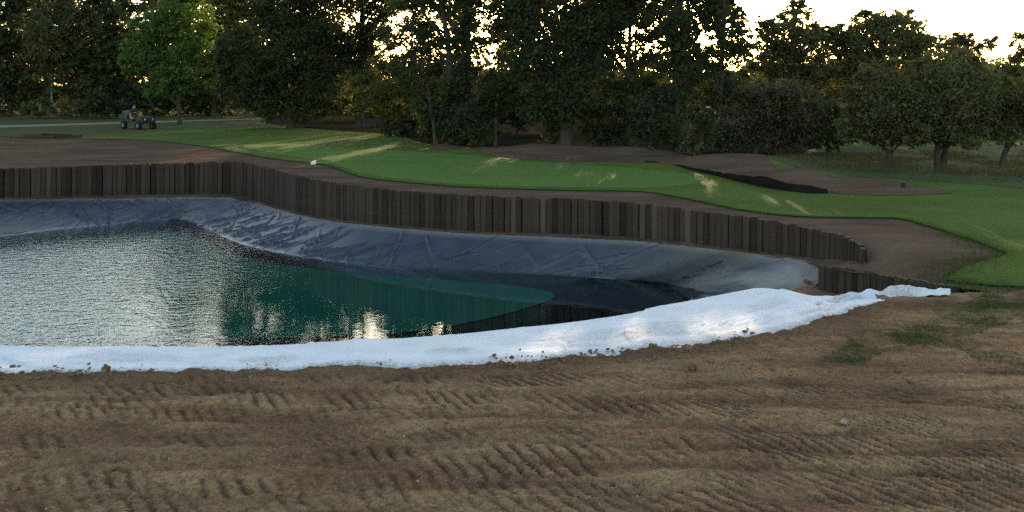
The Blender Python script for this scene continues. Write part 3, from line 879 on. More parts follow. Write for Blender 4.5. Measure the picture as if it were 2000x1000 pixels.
def timber_wall(top, base_z, label, pitch=0.188, drop=.35):
    """top (n,3) dense line, base_z per point"""
    root = empty("timber_wall", tuple(top[len(top) // 2]))
    tag(root, label, "retaining wall", "upright timber retaining walls round the pond")
    s = np.concatenate([[0], np.cumsum(np.linalg.norm(np.diff(top[:, :2], axis=0), axis=1))])
    r = random.Random(9)
    pos = 0.09; cnt = 0
    off = root.location
    while pos < s[-1] - .05:
        c_ = np.array([np.interp(pos, s, top[:, k]) for k in range(3)])
        a = np.array([np.interp(pos - .09, s, top[:, k]) for k in range(2)]); b = np.array([np.interp(pos + .09, s, top[:, k]) for k in range(2)])
        an = math.atan2(b[1] - a[1], b[0] - a[0])
        zb = np.interp(pos, s, base_z) - drop
        wf = r.uniform(.84, 1.03)
        o = bpy.data.objects.new("plank", PLK[r.randrange(8)]); COL.objects.link(o)
        o.parent = root
        o.location = (c_[0] - off[0] + r.uniform(-.008, .008), c_[1] - off[1] - .02 + r.uniform(-.022, .022), zb - off[2])
        o.rotation_euler = (r.uniform(-.012, .012), r.uniform(-.006, .006), an + r.uniform(-.05, .05))
        o.scale = (wf, 1, c_[2] + .045 + r.uniform(-.02, .022) - zb)
        pos += pitch * wf * r.uniform(.99, 1.05); cnt += 1
    # dark board behind the joints
    n = np.stack([-(np.gradient(top[:, 1])), np.gradient(top[:, 0])], 1); n /= np.linalg.norm(n, axis=1, keepdims=True)
    bk = top[:, :2] + n * .045
    V0 = np.column_stack([bk, base_z - drop]); V1 = np.column_stack([bk, top[:, 2] + .005])
    o_ = np.array(off)
    me = mesh_np("backing_board", np.stack([V0, V1], 1).reshape(-1, 3) - o_, grid_faces(len(top), 2), None, False)
    link_mesh("backing_board", me, M_GAP, parent=root)
    return root
wt = catmull(W_top, .15)
wt_all = wt
_d = np.argmin(np.hypot(wt[:, None, 0] - W_top[None, :, 0], wt[:, None, 1] - W_top[None, :, 1]), axis=0)
wb = np.interp(np.arange(len(wt)), _d, W_base[:, 2])
vis = wt[:, 0] > -21.9
timber_wall(wt[vis], wb[vis], "long curving dark timber plank wall along the far side of the pond", pitch=.188)
kt = catmull(K_top, .1); kt = kt[kt[:, 0] < P(1890, 564, -.04)[0]]; kt = kt + np.array((0, 0, 1.0)) * np.linspace(-.01, -.02, len(kt))[:, None]
kb = np.interp(np.linspace(0, 1, len(kt)), [0, .2, .5, 1], [-1.12, -1.0, -.7, -.35])
timber_wall(kt, kb, "short low timber plank wall at right, beside the end of the white sheet", pitch=.188, drop=.2)

# ------------------------------------------------------------------ trees
def tube(V, Fq, pts, radii, sides=7):
    pts = np.asarray(pts, dtype=float); n = len(pts)
    tg = np.gradient(pts, axis=0); tg /= np.linalg.norm(tg, axis=1, keepdims=True) + 1e-9
    up = np.array((0.31, 0.95, 0.05))
    b0 = len(V)
    ang = np.linspace(0, 2 * math.pi, sides, endpoint=False)
    for i in range(n):
        a = np.cross(tg[i], up); a /= np.linalg.norm(a) + 1e-9
        b = np.cross(tg[i], a)
        for q in ang:
            V.append(pts[i] + radii[i] * (math.cos(q) * a + math.sin(q) * b))
    for i in range(n - 1):
        for k in range(sides):
            Fq.append((b0 + i * sides + k, b0 + i * sides + (k + 1) % sides, b0 + (i + 1) * sides + (k + 1) % sides, b0 + (i + 1) * sides + k))

def leaves(centres, spread, per, size, rg, droop=.25):
    """kite-shaped leaves round clump centres; returns V (n,4,3) and per-leaf tint"""
    n = len(centres) * per
    c = np.repeat(centres, per, axis=0)
    sp = np.repeat(spread, per)[:, None]
    d = rg.normal(size=(n, 3)) * sp * np.array((.6, .6, .42))
    p = c + d
    nr = rg.normal(size=(n, 3)); nr[:, 2] = np.abs(nr[:, 2]) * 1.0 + .25
    nr /= np.linalg.norm(nr, axis=1, keepdims=True)
    t = np.cross(nr, rg.normal(size=(n, 3))); t /= np.linalg.norm(t, axis=1, keepdims=True) + 1e-9
    t[:, 2] -= droop * rg.random(n)
    b = np.cross(nr, t)
    s = size * np.clip(rg.lognormal(-.06, .38, n), .4, 1.6)[:, None]
    q = np.stack([p - t * s * .6, p + b * s * .36, p + t * s * .7, p - b * s * .36 + nr * s * .12], axis=1)
    tint = np.clip(np.repeat(rg.random(len(centres)), per) * .75 + rg.random(n) * .45 - .10, 0, 1)
    return q, tint

def leaf_mesh(name, Q, tint):
    n = len(Q)
    me = mesh_np(name, Q.reshape(-1, 3), np.arange(n * 4, dtype=np.int32).reshape(n, 4), None, False)
    attr(me, "v", tint, 'FACE')
    return me

# Paths along which low sun finds its way through the foliage: leaves that would close one are left off.
_sd = np.array(sd)
_pu = np.cross(_sd, (0, 0, 1)); _pu /= np.linalg.norm(_pu); _pv = np.cross(_pu, _sd)
_tg = [(P(*a), r_) for a, r_ in [((1195, 676, -.05), .45), ((1240, 666, -.1), .40), ((1455, 654, -.05), .42), ((1400, 664, -.05), .35), ((1050, 700, 0), .25),
       ((1150, 345, 0), .60), ((1200, 352, 0), .45), ((1365, 345, 0), .60), ((1385, 362, 0), .55), ((1350, 336, 0), .4), ((1495, 375, 0), .4), ((1512, 386, 0), .5), ((1535, 402, 0), .5), ((1558, 414, 0), .4),
       ((560, 284, 0), .4), ((500, 286, 0), .35), ((650, 311, 0), .4), ((620, 293, 0), .3), ((600, 268, 0), .5), ((660, 262, 0), .5), ((665, 236, .4), .8), ((596, 236, .4), .5), ((580, 315, 0), .3), ((740, 180, 2.5), .0)]]
_tp = np.array([(p_ @ _pu, p_ @ _pv, p_ @ _sd, r_) for p_, r_ in _tg])
_lr = np.random.default_rng(31)
def in_light(q):
    c = q.mean(axis=1)
    u, v, d_ = c @ _pu, c @ _pv, c @ _sd
    k = np.zeros(len(q), dtype=bool)
    rl_ = _lr.uniform(.2, 1.7, len(q))
    for tu, tv_, td, r_ in _tp:
        du = u - tu; dv = v - tv_
        k |= (np.hypot(du * .75, dv * 1.5) < r_ * (1 + .35 * np.sin(3 * np.arctan2(dv, du) + tu)) * rl_) & (d_ > td + 1.5)
    return k
NQ = [0]
def make_tree(name, label, cat, base_px, blobs, leaf='dark', dens=1.0, trunk_r=.2, group=None, seed=0, lean=(0, 0), trunk_to=None, bark=None, leafk=1.0, flat=.85, trunks=1, top_open=False):
    rg = np.random.default_rng(500 + seed); r = random.Random(seed)
    b = hit(*base_px); d = b[1]
    root = empty(name, tuple(b))
    tag(root, label, cat, group)
    cs = []
    for bl in blobs:
        px, py, rx, ry = bl[:4]
        k = bl[4] if len(bl) > 4 else 1.0
        cx_ = (px - CX) / F_PX * d - b[0]; cz = CAMZ - (py - HY) / F_PX * d - b[2]
        cs.append((np.array((cx_, 0.0, cz)), rx / F_PX * d, ry / F_PX * d, k, py + ry < -25))
    for c_, rx_, rz_, k_, off_ in list(cs):
        if off_ or min(rx_, rz_) < .6: continue
        for _ in range(3):
            a_ = r.uniform(-.5, 3.6); f_ = r.uniform(.22, .42)
            cs.append((c_ + np.array((math.cos(a_) * rx_ * .95, 0, math.sin(a_) * rz_ * .95)), rx_ * f_, rz_ * f_, k_ * .8, False))
    Qs, Ts = [], []
    V, Fq = [], []
    ctr = np.mean([c_[0] for c_ in cs], axis=0)
    low = min(c_[0][2] - c_[2] * .2 for c_ in cs)
    topz = max(c_[0][2] for c_ in cs)
    # trunk(s)
    stems = []
    for q in range(trunks):
        tx = trunk_to[0] if trunk_to else ctr[0]
        zt = max(low, topz * .8)
        n = 9
        z_ = np.linspace(-.15, zt, n)
        f = np.linspace(0, 1, n)
        ox = (q - (trunks - 1) / 2) * trunk_r * 2.6
        pts = np.column_stack([ox + (tx + ox * 3 - ox) * f ** 1.3 + lean[0] * f + rg.normal(0, trunk_r * .35, n) * f, lean[1] * f + rg.normal(0, trunk_r * .35, n) * f + ox * .6, z_])
        rad = trunk_r * (1.35 * np.exp(-z_ * 2.2 / max(1, zt * .4)) * .35 + 1.0 - .72 * f)
        tube(V, Fq, pts, rad, 8)
        stems.append(pts)
    for ci, (c_, rx, rz, k, offscreen) in enumerate(cs):
        ry = max(rx, rz) * flat
        c_ = c_ + np.array((0, rg.uniform(-.45, .45) * max(0.6, min(rx, 2.5)), 0))
        s_leaf = max(.085, d * .0029) * leafk * (2.6 if offscreen else 1.0)
        area = math.pi * rx * rz
        nl = int(6.0 * k * dens * area / (s_leaf ** 2 * .5) * (.6 if offscreen else 1.0))
        per = 44 if not offscreen else 30
        nc = max(5, nl // per)
        # clump centres: mostly in the outer shell
        u = rg.normal(size=(nc, 3)); u /= np.linalg.norm(u, axis=1, keepdims=True)
        rad = rg.random(nc) ** .42 * rg.uniform(.82, 1.12, nc)
        cc = c_ + u * rad[:, None] * np.array((rx, ry, rz))
        cc = cc[cc[:, 2] > .12]
        if len(cc) == 0: continue
        sp = rg.uniform(.55, 1.15, len(cc)) * max(.18, min(.62, .30 * (rx * rz) ** .5))
        q, t = leaves(cc, sp, per, s_leaf, rg)
        q[:, :, 2] = np.maximum(q[:, :, 2], .01 + .03 * rg.random((len(q), 1)))
        kq = ~in_light(q + b)
        q, t = q[kq], t[kq]
        Qs.append(q); Ts.append(t)
        # limbs: from a stem to the blob and on to some clumps
        st = stems[ci % len(stems)]
        za = max(.15 * st[-1, 2], min(st[-1, 2] * .95, c_[2] - 0.9 * abs(c_[0] - st[0, 0]) - rz * .4))
        p0 = np.array([np.interp(za, st[:, 2], st[:, k_]) for k_ in (0, 1)] + [za])
        nn = 6; f = np.linspace(0, 1, nn)[:, None]
        mid = p0 + (c_ - p0) * f + np.array((0, 0, 1.0)) * np.sin(f * math.pi) * .12 * np.linalg.norm(c_ - p0) + rg.normal(0, .05, (nn, 3)) * np.linalg.norm(c_ - p0) * .4 * np.sin(f * math.pi)
        r0 = trunk_r * .42
        tube(V, Fq, mid, np.linspace(r0, r0 * .4, nn), 6)
        for j in rg.choice(len(cc), min(len(cc), 9), replace=False):
            a0 = mid[rg.integers(2, nn)]
            g = np.linspace(0, 1, 5)[:, None]
            br = a0 + (cc[j] - a0) * g + rg.normal(0, .05, (5, 3)) * np.linalg.norm(cc[j] - a0) * np.sin(g * math.pi) + np.array((0, 0, .08)) * np.sin(g * math.pi) * np.linalg.norm(cc[j] - a0)
            tube(V, Fq, br, np.linspace(r0 * .35, .012, 5), 4)
    Q = np.concatenate(Qs); T = np.concatenate(Ts)
    NQ[0] += len(Q)
    me = mesh_np("trunk", np.array(V), np.array(Fq))
    link_mesh("trunk", me, bark or M_BARK, parent=root)
    me = leaf_mesh("crown", Q, T)
    link_mesh("crown", me, M_LEAF[leaf], parent=root)
    return root

G_WOOD = "tall trees of the wood behind the green"
make_tree("broadleaf_tree", "tallest dark tree with thick pale trunk directly behind the middle of the green", "tree", (1107, 293),
          [(1100, 50, 105, 95), (1035, 125, 60, 55), (1170, 60, 60, 60), (1115, 190, 60, 55), (1150, 140, 40, 40), (1100, -110, 140, 100), (1090, -260, 110, 90), (1005, 20, 45, 70), (1060, 210, 40, 35)], 'dark', .95, .26, G_WOOD, 1)
make_tree("broadleaf_tree", "open dark tree with upright forked trunk and glowing gaps behind left of the green", "tree", (905, 280),
          [(880, -10, 60, 45), (935, 10, 35, 40, .7), (842, 85, 34, 34, .7), (900, 175, 50, 40), (905, 95, 28, 50, .8), (870, -130, 110, 80), (870, -250, 90, 70), (800, 10, 40, 35, .5), (950, 80, 16, 40, .35)], 'dark', .8, .24, G_WOOD, 2, trunks=2)
make_tree("slender_tree", "slender leaning trunk left of the thick pale trunk behind the green", "tree", (968, 286),
          [(975, 185, 36, 40), (992, 110, 20, 30, .6), (950, 215, 30, 25)], 'dark', .9, .10, G_WOOD, 3)
make_tree("slender_tree", "dark slender tree between the yellowish tree and the forked trunk", "tree", (852, 283),
          [(830, 195, 42, 38, .8), (800, 140, 34, 34, .5), (870, 225, 38, 28), (775, 75, 30, 30, .4)], 'dark', .85, .12, G_WOOD, 4)
make_tree("broadleaf_tree", "dark tall tree with glowing holes in its crown right of the thick trunk", "tree", (1222, 292),
          [(1230, 5, 62, 48), (1215, 195, 52, 50), (1260, -90, 90, 70), (1195, 112, 28, 36, .7), (1245, -210, 90, 70), (1255, 150, 34, 28, .65), (1275, 105, 24, 30, .6), (1270, 70, 24, 26, .6)], 'dark', .9, .15, G_WOOD, 5)
make_tree("broadleaf_tree", "narrow dark tree standing between the two crowns with glowing holes", "tree", (1322, 296),
          [(1335, 110, 30, 40, .6), (1318, 60, 32, 58), (1325, 160, 40, 46), (1295, 205, 40, 40), (1330, -60, 70, 60), (1330, -180, 70, 60)], 'dark', .95, .14, G_WOOD, 6)
make_tree("broadleaf_tree", "rightmost tall dark tree of the middle wood, open sky to its right", "tree", (1402, 298),
          [(1405, 80, 24, 60, .45), (1392, 8, 40, 34), (1440, 85, 22, 62), (1375, 45, 34, 30, .7), (1372, 135, 34, 36, .6), (1425, 185, 40, 45), (1370, -80, 60, 55), (1360, -180, 60, 55), (1445, 30, 16, 20)], 'dark', .95, .13, G_WOOD, 7, lean=(.5, 0))
G_BACK = "second row of trees deeper in the middle wood"
for i, (bx, by, bl, lab) in enumerate([
    (800, 257, [(795, -20, 50, 40), (820, 130, 40, 50, .8), (790, 65, 46, 50, .4), (830, 60, 30, 60, .45), (800, -100, 60, 50), (760, 130, 40, 30, .8), (800, -190, 70, 60)], "second-row tree filling the view left of the forked trunk"),
    (915, 256, [(900, 50, 36, 56), (880, 140, 50, 40), (950, 165, 40, 28, .8), (955, 90, 36, 60, .34), (920, -60, 70, 60), (930, -170, 80, 70)], "second-row tree directly behind the forked trunk"),
    (1015, 256, [(1010, 60, 40, 70), (1000, 160, 46, 40), (1040, -10, 50, 50), (1010, -110, 70, 60), (1030, -210, 80, 70), (1045, 110, 36, 50)], "second-row tree left of the thick pale trunk"),
    (1140, 257, [(1140, 60, 50, 60), (1150, 150, 60, 46), (1100, 130, 50, 50), (1180, 20, 40, 36), (1150, -80, 70, 60), (1150, -190, 80, 70)], "second-row tree right of the thick pale trunk"),
    (1240, 255, [(1225, 20, 46, 44), (1235, 175, 56, 40), (1240, 105, 50, 36, .55), (1285, 30, 30, 46), (1240, -70, 70, 50), (1250, -170, 80, 70), (1200, 70, 26, 30, .6)], "second-row tree behind the crown with glowing holes"),
    (1320, 256, [(1320, 70, 34, 70), (1310, 170, 56, 46), (1345, 120, 26, 50, .8), (1320, -40, 60, 50), (1320, -140, 70, 60)], "second-row tree behind the narrow dark tree"),
    (1410, 257, [(1390, 20, 42, 36), (1395, 90, 34, 36, .5), (1420, 175, 60, 40), (1452, 110, 16, 40, .5), (1390, -60, 50, 50), (1370, -150, 60, 60), (1430, 50, 20, 40, .7)], "second-row tree next to the open sky gap"),
]):
    make_tree("broadleaf_tree", lab, "tree", (bx, by), bl, 'dark', .9, .11, G_BACK, 60 + i)
make_tree("willow_tree", "yellow-green low tree catching sunlight beside the sunny clearing", "tree", (762, 266),
          [(760, 190, 52, 42, .8), (722, 205, 34, 26, .8), (795, 225, 30, 30, .8), (690, 165, 34, 24, .6)], 'gold', .85, .12, None, 8)
make_tree("broadleaf_tree", "wide dark tree with thin upper crown behind the yellow-green tree", "tree", (702, 250),
          [(650, -10, 100, 55), (725, 75, 45, 45, .8), (640, 70, 80, 55), (600, -130, 130, 80), (755, 20, 40, 26, .5), (720, -150, 110, 80), (700, 125, 60, 40), (590, -240, 100, 60), (790, -10, 50, 26, .6)], 'dark', .9, .25, G_WOOD, 9)
make_tree("broadleaf_tree", "massive dense dark tree with foliage down to the grass, right of the bright green tree", "tree", (570, 251),
          [(560, 105, 115, 80), (500, 160, 70, 55), (640, 150, 60, 55), (565, 205, 95, 38), (470, 90, 50, 55), (555, 20, 90, 50), (448, 155, 24, 50), (452, -15, 44, 40), (520, -70, 80, 60)], 'dark', .95, .30, None, 10)
make_tree("maple_tree", "bright green round-crowned tree on a thin trunk behind the utility vehicle", "tree", (352, 244),
          [(348, 45, 72, 52), (300, 110, 48, 42), (385, 110, 40, 50), (340, 155, 44, 32), (272, 105, 32, 30), (350, -20, 52, 40), (392, 158, 32, 22), (300, 60, 42, 40), (262, 135, 18, 16), (310, 175, 26, 14)], 'maple', 1.0, .15, None, 11)
G_LEFT = "dark trees of the wood on the left"
make_tree("broadleaf_tree", "dark tree at the far left edge of the wood", "tree", (20, 228),
          [(10, 90, 60, 75), (20, 0, 60, 50), (-30, 150, 50, 50), (40, 170, 40, 40)], 'dark', .8, .22, G_LEFT, 12)
make_tree("birch_tree", "pale thin-trunked birch in the dark wood on the left", "tree", (102, 229),
          [(105, 70, 46, 60), (80, 115, 36, 34), (120, 0, 50, 45), (135, 110, 30, 30)], 'olive', .8, .13, None, 13, lean=(-.6, 0), bark=M_BIRCH)
make_tree("broadleaf_tree", "dark tree right of the birch with bronze gaps in its crown", "tree", (168, 227),
          [(165, 120, 46, 60), (160, 30, 40, 40, .7), (180, 180, 50, 40), (195, 70, 24, 26, .5)], 'olive', .8, .2, G_LEFT, 14)
make_tree("broadleaf_tree", "dark tree between the bronze-gapped tree and the bright green tree", "tree", (232, 227),
          [(228, 100, 40, 70), (230, 10, 40, 44), (215, 185, 46, 36), (290, 5, 40, 32), (195, -5, 30, 26), (255, 190, 36, 30)], 'dark', .85, .2, G_LEFT, 15)
make_tree("broadleaf_tree", "dark tree rising behind the bright green round tree", "tree", (420, 228),
          [(430, 60, 40, 60), (440, 150, 50, 50), (300, 190, 60, 30), (380, 190, 60, 30), (430, -20, 45, 35, .7), (365, -110, 46, 70), (480, 20, 26, 26, .6), (405, -5, 40, 30)], 'dark', .85, .25, G_LEFT, 16)
make_tree("shrub", "low dark bush at the wood edge left of the birch trunk", "bush", (82, 233), [(82, 214, 34, 16), (60, 220, 20, 10)], 'olive', .9, .05, "bushes at the wood edge", 17)
make_tree("shrub", "low dark bush at the wood edge behind the rear of the utility vehicle", "bush", (185, 233), [(180, 205, 44, 24), (215, 215, 34, 16)], 'dark', .9, .05, "bushes at the wood edge", 18)

# right-hand trees
make_tree("hawthorn", "brownish rounded hawthorn bush-tree with slanting pale stem behind the bunker soil", "tree", (1470, 304),
          [(1500, 222, 72, 48), (1450, 242, 46, 44), (1558, 240, 48, 48), (1505, 185, 60, 26), (1500, 272, 78, 28), (1585, 265, 28, 32), (1430, 275, 28, 22)], 'brown', .95, .10, None, 19, lean=(.5, 0))
G_R = "rounded trees in the rough on the right"
make_tree("broadleaf_tree", "left of the front pair of rounded trees in the rough on the right", "tree", (1740, 326),
          [(1728, 205, 72, 58), (1690, 245, 46, 38), (1768, 240, 46, 42), (1722, 152, 42, 32), (1662, 262, 26, 22), (1745, 275, 50, 22)], 'olive', .95, .11, G_R, 20)
make_tree("broadleaf_tree", "largest rounded tree of the front row on the right, on twin dark trunks", "tree", (1836, 329),
          [(1840, 175, 86, 62), (1800, 225, 56, 48), (1892, 225, 56, 46), (1862, 122, 56, 32), (1835, 262, 84, 26), (1922, 200, 32, 44), (1790, 180, 40, 40)], 'olive', .95, .11, G_R, 21, trunks=2)
make_tree("broadleaf_tree", "low rounded tree at the right edge with a leaning thin trunk", "tree", (1954, 331),
          [(1965, 222, 54, 48), (2000, 190, 46, 46), (1945, 262, 48, 24), (2040, 230, 50, 60)], 'olive', .95, .09, G_R, 22, lean=(.2, 0))
make_tree("sparse_tree", "thin-crowned tree with bare reaching branches at the far right edge", "tree", (2030, 300),
          [(2000, 135, 30, 40, .6), (1982, 112, 26, 14, .5), (2045, 100, 40, 60, .8), (2010, 80, 30, 24, .5)], 'olive', .8, .14, None, 23)
G_B = "large trees against the evening sky on the right"
make_tree("broadleaf_tree", "tall tree against the sky right of the bright gap, highest of the right side", "tree", (1560, 258),
          [(1548, 75, 62, 44), (1500, 95, 34, 44, .8), (1555, 25, 36, 20, .8), (1610, 75, 40, 36, .8), (1530, 135, 64, 40), (1487, 55, 16, 26, .5), (1600, 130, 50, 40), (1540, 190, 80, 40)], 'olive', .9, .25, G_B, 24)
make_tree("broadleaf_tree", "broad domed tree against the sky behind the rounded trees on the right", "tree", (1720, 258),
          [(1720, 75, 80, 48), (1655, 105, 46, 46), (1788, 85, 42, 42, .9), (1720, 140, 86, 50), (1705, 45, 50, 22, .8), (1650, 180, 50, 50), (1780, 150, 50, 40)], 'olive', .9, .28, G_B, 25)
make_tree("sparse_tree", "thin feathery tree against the sky right of the broad dome", "tree", (1860, 256),
          [(1848, 95, 46, 30, .7), (1900, 92, 34, 22, .45), (1932, 80, 18, 12, .35), (1830, 150, 60, 40), (1880, 150, 50, 30, .8), (1870, 70, 24, 14, .4)], 'brown', .9, .18, G_B, 26)
make_tree("broadleaf_tree", "low dark tree behind the right-edge trees", "tree", (1975, 254),
          [(1975, 195, 60, 38), (1930, 210, 40, 36), (2040, 190, 50, 50)], 'dark', .9, .2, G_B, 27)
# understorey
G_U = "dark shrubs under the wood"
for i, (bp, bl, lf, lab) in enumerate([
    ((925, 284), [(925, 240, 46, 42), (890, 255, 30, 28)], 'dark', "dark shrub under the wood between the forked trunk and slender leaning trunk"),
    ((1085, 290), [(1080, 235, 20, 55), (1060, 215, 22, 30, .7)], 'dark', "narrow dark shrub just left of the thick pale trunk"),
    ((1175, 292), [(1165, 235, 36, 52), (1195, 255, 40, 36)], 'dark', "tall dark shrub just right of the thick pale trunk"),
    ((1265, 296), [(1260, 240, 40, 46), (1290, 262, 30, 30)], 'dark', "dark shrub under the glowing-holed crown"),
    ((1335, 300), [(1340, 255, 40, 40), (1385, 250, 34, 42)], 'dark', "wide dark shrub left of the brownish hawthorn"),
    ((1352, 303), [(1352, 289, 34, 12)], 'olive', "low light-green bush at the back edge of the bare soil"),
    ((775, 268), [(765, 248, 44, 18), (815, 255, 38, 24)], 'dark', "low dark shrub right of the sunny clearing"),
    ((845, 276), [(850, 245, 44, 32)], 'dark', "dark shrub left of the forked trunk"),
    ((1010, 270), [(1010, 225, 34, 40, .8), (1040, 190, 46, 26)], 'dark', "dark shrub in shade between slender and thick trunks"),
    ((596, 243), [(596, 233, 14, 10), (602, 222, 8, 10)], 'gold', "small sunlit yellowish shrub left of the clearing"),
    ((1640, 300), [(1620, 262, 40, 34), (1600, 220, 40, 40)], 'dark', "dark shrub filling the gap right of the hawthorn"),
]):
    make_tree("shrub", lab, "bush", bp, bl, lf, 1.0, .05, G_U if lf == 'dark' else None, 40 + i)

# the wood beyond, one mass
rg = np.random.default_rng(77)
def mass(x0, x1, d0, d1, h_fn, n, size):
    x = rg.uniform(x0, x1, n); y = rg.uniform(d0, d1, n)
    px = CX + x / y * F_PX
    h = h_fn(px) * (0.8 + .35 * fbm(x * .25, y * .25, 3, 160))
    z = h * rg.random(n) ** .8
    cc = np.column_stack([x, y, np.maximum(z, .1)])
    return leaves(cc, rg.uniform(.5, 1.3, n), 14, size, rg)
hh = lambda px: np.interp(px, [-900, 200, 480, 640, 720, 1450, 1600, 1900, 2100, 2900], [14.5, 14.5, 14.5, 9, 5.6, 5.6, 6.6, 6.5, 6.0, 7.0])
q1, t1 = mass(-110, 110, 84, 98, hh, 6200, .54)
q2, t2 = mass(-200, 200, 120, 150, lambda px: hh(px) * 1.0, 2600, .85)
qm, tm = np.concatenate([q1, q2]), np.concatenate([t1, t2]); km = ~in_light(qm)
o = link_mesh("distant_wood", leaf_mesh("distant_wood", qm[km], tm[km]), M_LEAF['dark'])
tag(o, "dark mass of distant woodland behind all the trees", "woodland", kind='stuff')

# ------------------------------------------------------------------ grasses (countless)
def blades(name, pts, h0, h1, wd, mat, label, lean=.35):
    n = len(pts)
    a = rg.uniform(0, 2 * math.pi, n); h = rg.uniform(h0, h1, n)
    dx = np.cos(a) * wd; dy = np.sin(a) * wd
    lx = rg.normal(0, lean, n) * h; ly = rg.normal(0, lean, n) * h
    p0 = pts + np.column_stack([-dx, -dy, -0.01 * np.ones(n)]); p1 = pts + np.column_stack([dx, dy, -0.01 * np.ones(n)])
    p2 = pts + np.column_stack([lx, ly, h])
    V = np.stack([p0, p1, p2], 1).reshape(-1, 3)
    me = mesh_np(name, V, None, np.arange(n * 3).reshape(n, 3), False)
    attr(me, "v", rg.random(n), 'FACE')
    o = link_mesh(name, me, mat)
    tag(o, label, "grass", kind='stuff')
    return o
def scatter_px(poly, n):
    w_ = np.array([P(a, b)[:2] for a, b in poly])
    lo_, hi_ = w_.min(0), w_.max(0); out = []
    while sum(map(len, out)) < n:
        q = rg.uniform(lo_, hi_, (n, 2)); out.append(q[in_poly(q[:, 0], q[:, 1], w_)])
    return np.concatenate(out)[:n]
q = scatter_px([(1500, 318), (1640, 338), (1900, 345), (2100, 352), (2100, 300), (1700, 300), (1560, 305)], 13000)
k = fbm(q[:, 0] * .6, q[:, 1] * .6, 3, 170) > -.25
q = q[k]; blades("dry_grass", np.column_stack([q, zf(q[:, 0], q[:, 1]) + .04]), .06, .26, .014, M_LEAF['straw'], "tall dry straw-coloured grass under the rounded trees on the right")
q = scatter_px([(625, 244), (705, 242), (705, 236), (640, 236)], 3500)
blades("dry_grass", np.column_stack([q, zf(q[:, 0], q[:, 1]) + .04]), .25, .65, .03, M_LEAF['straw'], "pale sunlit grass clump in the clearing under the trees")
q = scatter_px([(1590, 708), (1680, 668), (1780, 640), (1865, 606), (1925, 572), (2060, 562), (2060, 628), (1960, 634), (1880, 655), (1900, 686), (2060, 708), (2060, 738), (1930, 718), (1860, 688), (1750, 692), (1660, 708)], 26000)
k = fbm(q[:, 0] * 2.2, q[:, 1] * 3.0, 4, 175) + rg.normal(0, .5, len(q)) > .42
q = q[k]; zz, _ = near_z(q[:, 0].copy(), q[:, 1].copy())
blades("weed_grass", np.column_stack([q, zz]), .010, .045, .005, M_LEAF['weed'], "sparse dark green weeds spreading over the bare soil at right", .6)

fr_ = np.concatenate([tw[rg.integers(0, len(tw), 5200)] + rg.normal(0, .09, (5200, 2)), tw[-26:][rg.integers(0, 26, 2600)] + rg.normal(0, .32, (2600, 2))])
kf = np.hypot(fr_[:, None, 0] - wt_all[None, :, 0], fr_[:, None, 1] - wt_all[None, :, 1]).min(1) > .25
fr_ = fr_[kf]
blades("turf_fringe", np.column_stack([fr_, zf(fr_[:, 0], fr_[:, 1]) + .01]), .03, .085, .007, M_LEAF['weed'], "short ragged grass along the cut edge of the turf", .5)

# ------------------------------------------------------------------ soil clods and stones
def lump(r, rough, seed, sub=1):
    import bmesh
    bm = bmesh.new(); bmesh.ops.create_icosphere(bm, subdivisions=sub, radius=1.0)
    q = random.Random(seed)
    for v in bm.verts:
        k = 1 + q.uniform(-rough, rough)
        v.co = Vector((v.co.x * k * r, v.co.y * k * r * q.uniform(.9, 1.1), v.co.z * k * r * .75))
    me = bpy.data.meshes.new("clod"); bm.to_mesh(me); bm.free()
    return me
base_l = [lump(1.0, .28, 200 + i) for i in range(6)]
bV, bF = [], []
for me in base_l:
    a = np.zeros(len(me.vertices) * 3); me.vertices.foreach_get("co", a)
    bV.append(a.reshape(-1, 3)); bF.append(np.array([tuple(p.vertices) for p in me.polygons]))
def scatter_lumps(name, pts, rad, mat, label, cat):
    Vs, Fs, off = [], [], 0
    for p, r_ in zip(pts, rad):
        i = rg.integers(0, 6); a = rg.uniform(0, 6.28)
        c_, s_ = math.cos(a), math.sin(a)
        v = bV[i] * r_ * rg.uniform(.75, 1.25, 3)
        v = np.column_stack([v[:, 0] * c_ - v[:, 1] * s_, v[:, 0] * s_ + v[:, 1] * c_, v[:, 2]]) + p
        Vs.append(v); Fs.append(bF[i] + off); off += len(v)
    me = mesh_np(name, np.concatenate(Vs), None, np.concatenate(Fs), False)
    nv = len(me.vertices)
    attr(me, "soil_dark", np.full(nv, .35)); attr(me, "weed", np.zeros(nv))
    return tag(link_mesh(name, me, mat), label, cat, kind='stuff')
n = 2600
xs = rg.uniform(-7.5, 8, n); ys = rg.uniform(5.9, 12.0, n)
k = (ys < y_front(xs) - .02) & (fbm(xs * .8, ys * 1.4, 3, 180) > -.1)
xs, ys = xs[k], ys[k]
# more along the edge of the sheet
n2 = 1300
xe = rg.uniform(-6.5, 5.4, n2); ye = y_front(xe) - rg.normal(.08, .13, n2)
dens_ = fbm(xe * 1.1, xe * 0, 3, 184) > -.2
xs = np.concatenate([xs, xe[dens_]]); ys = np.concatenate([ys, ye[dens_]])
zz, _ = near_z(xs.copy(), ys.copy())
under_s = ys > y_front(xs)
zz = np.where(under_s, .025, zz)
rad = np.minimum(rg.exponential(.008, len(xs)) + .005, .035)
scatter_lumps("soil_clods", np.column_stack([xs, ys, zz + rad * .25]), rad, M_SOIL, "crumbled brown soil clods strewn over the near bank", "soil clods")
M_STONE = simple("pale_stone", (0.30, 0.25, 0.19), .9, .2, scale=20)
n = 170
xs = rg.uniform(-7, 7.5, n); ys = rg.uniform(6, 10.5, n)
k = ys < y_front(xs) - .1; xs, ys = xs[k], ys[k]
zz, _ = near_z(xs.copy(), ys.copy())
rad = np.minimum(rg.exponential(.003, len(xs)) + .003, .012)
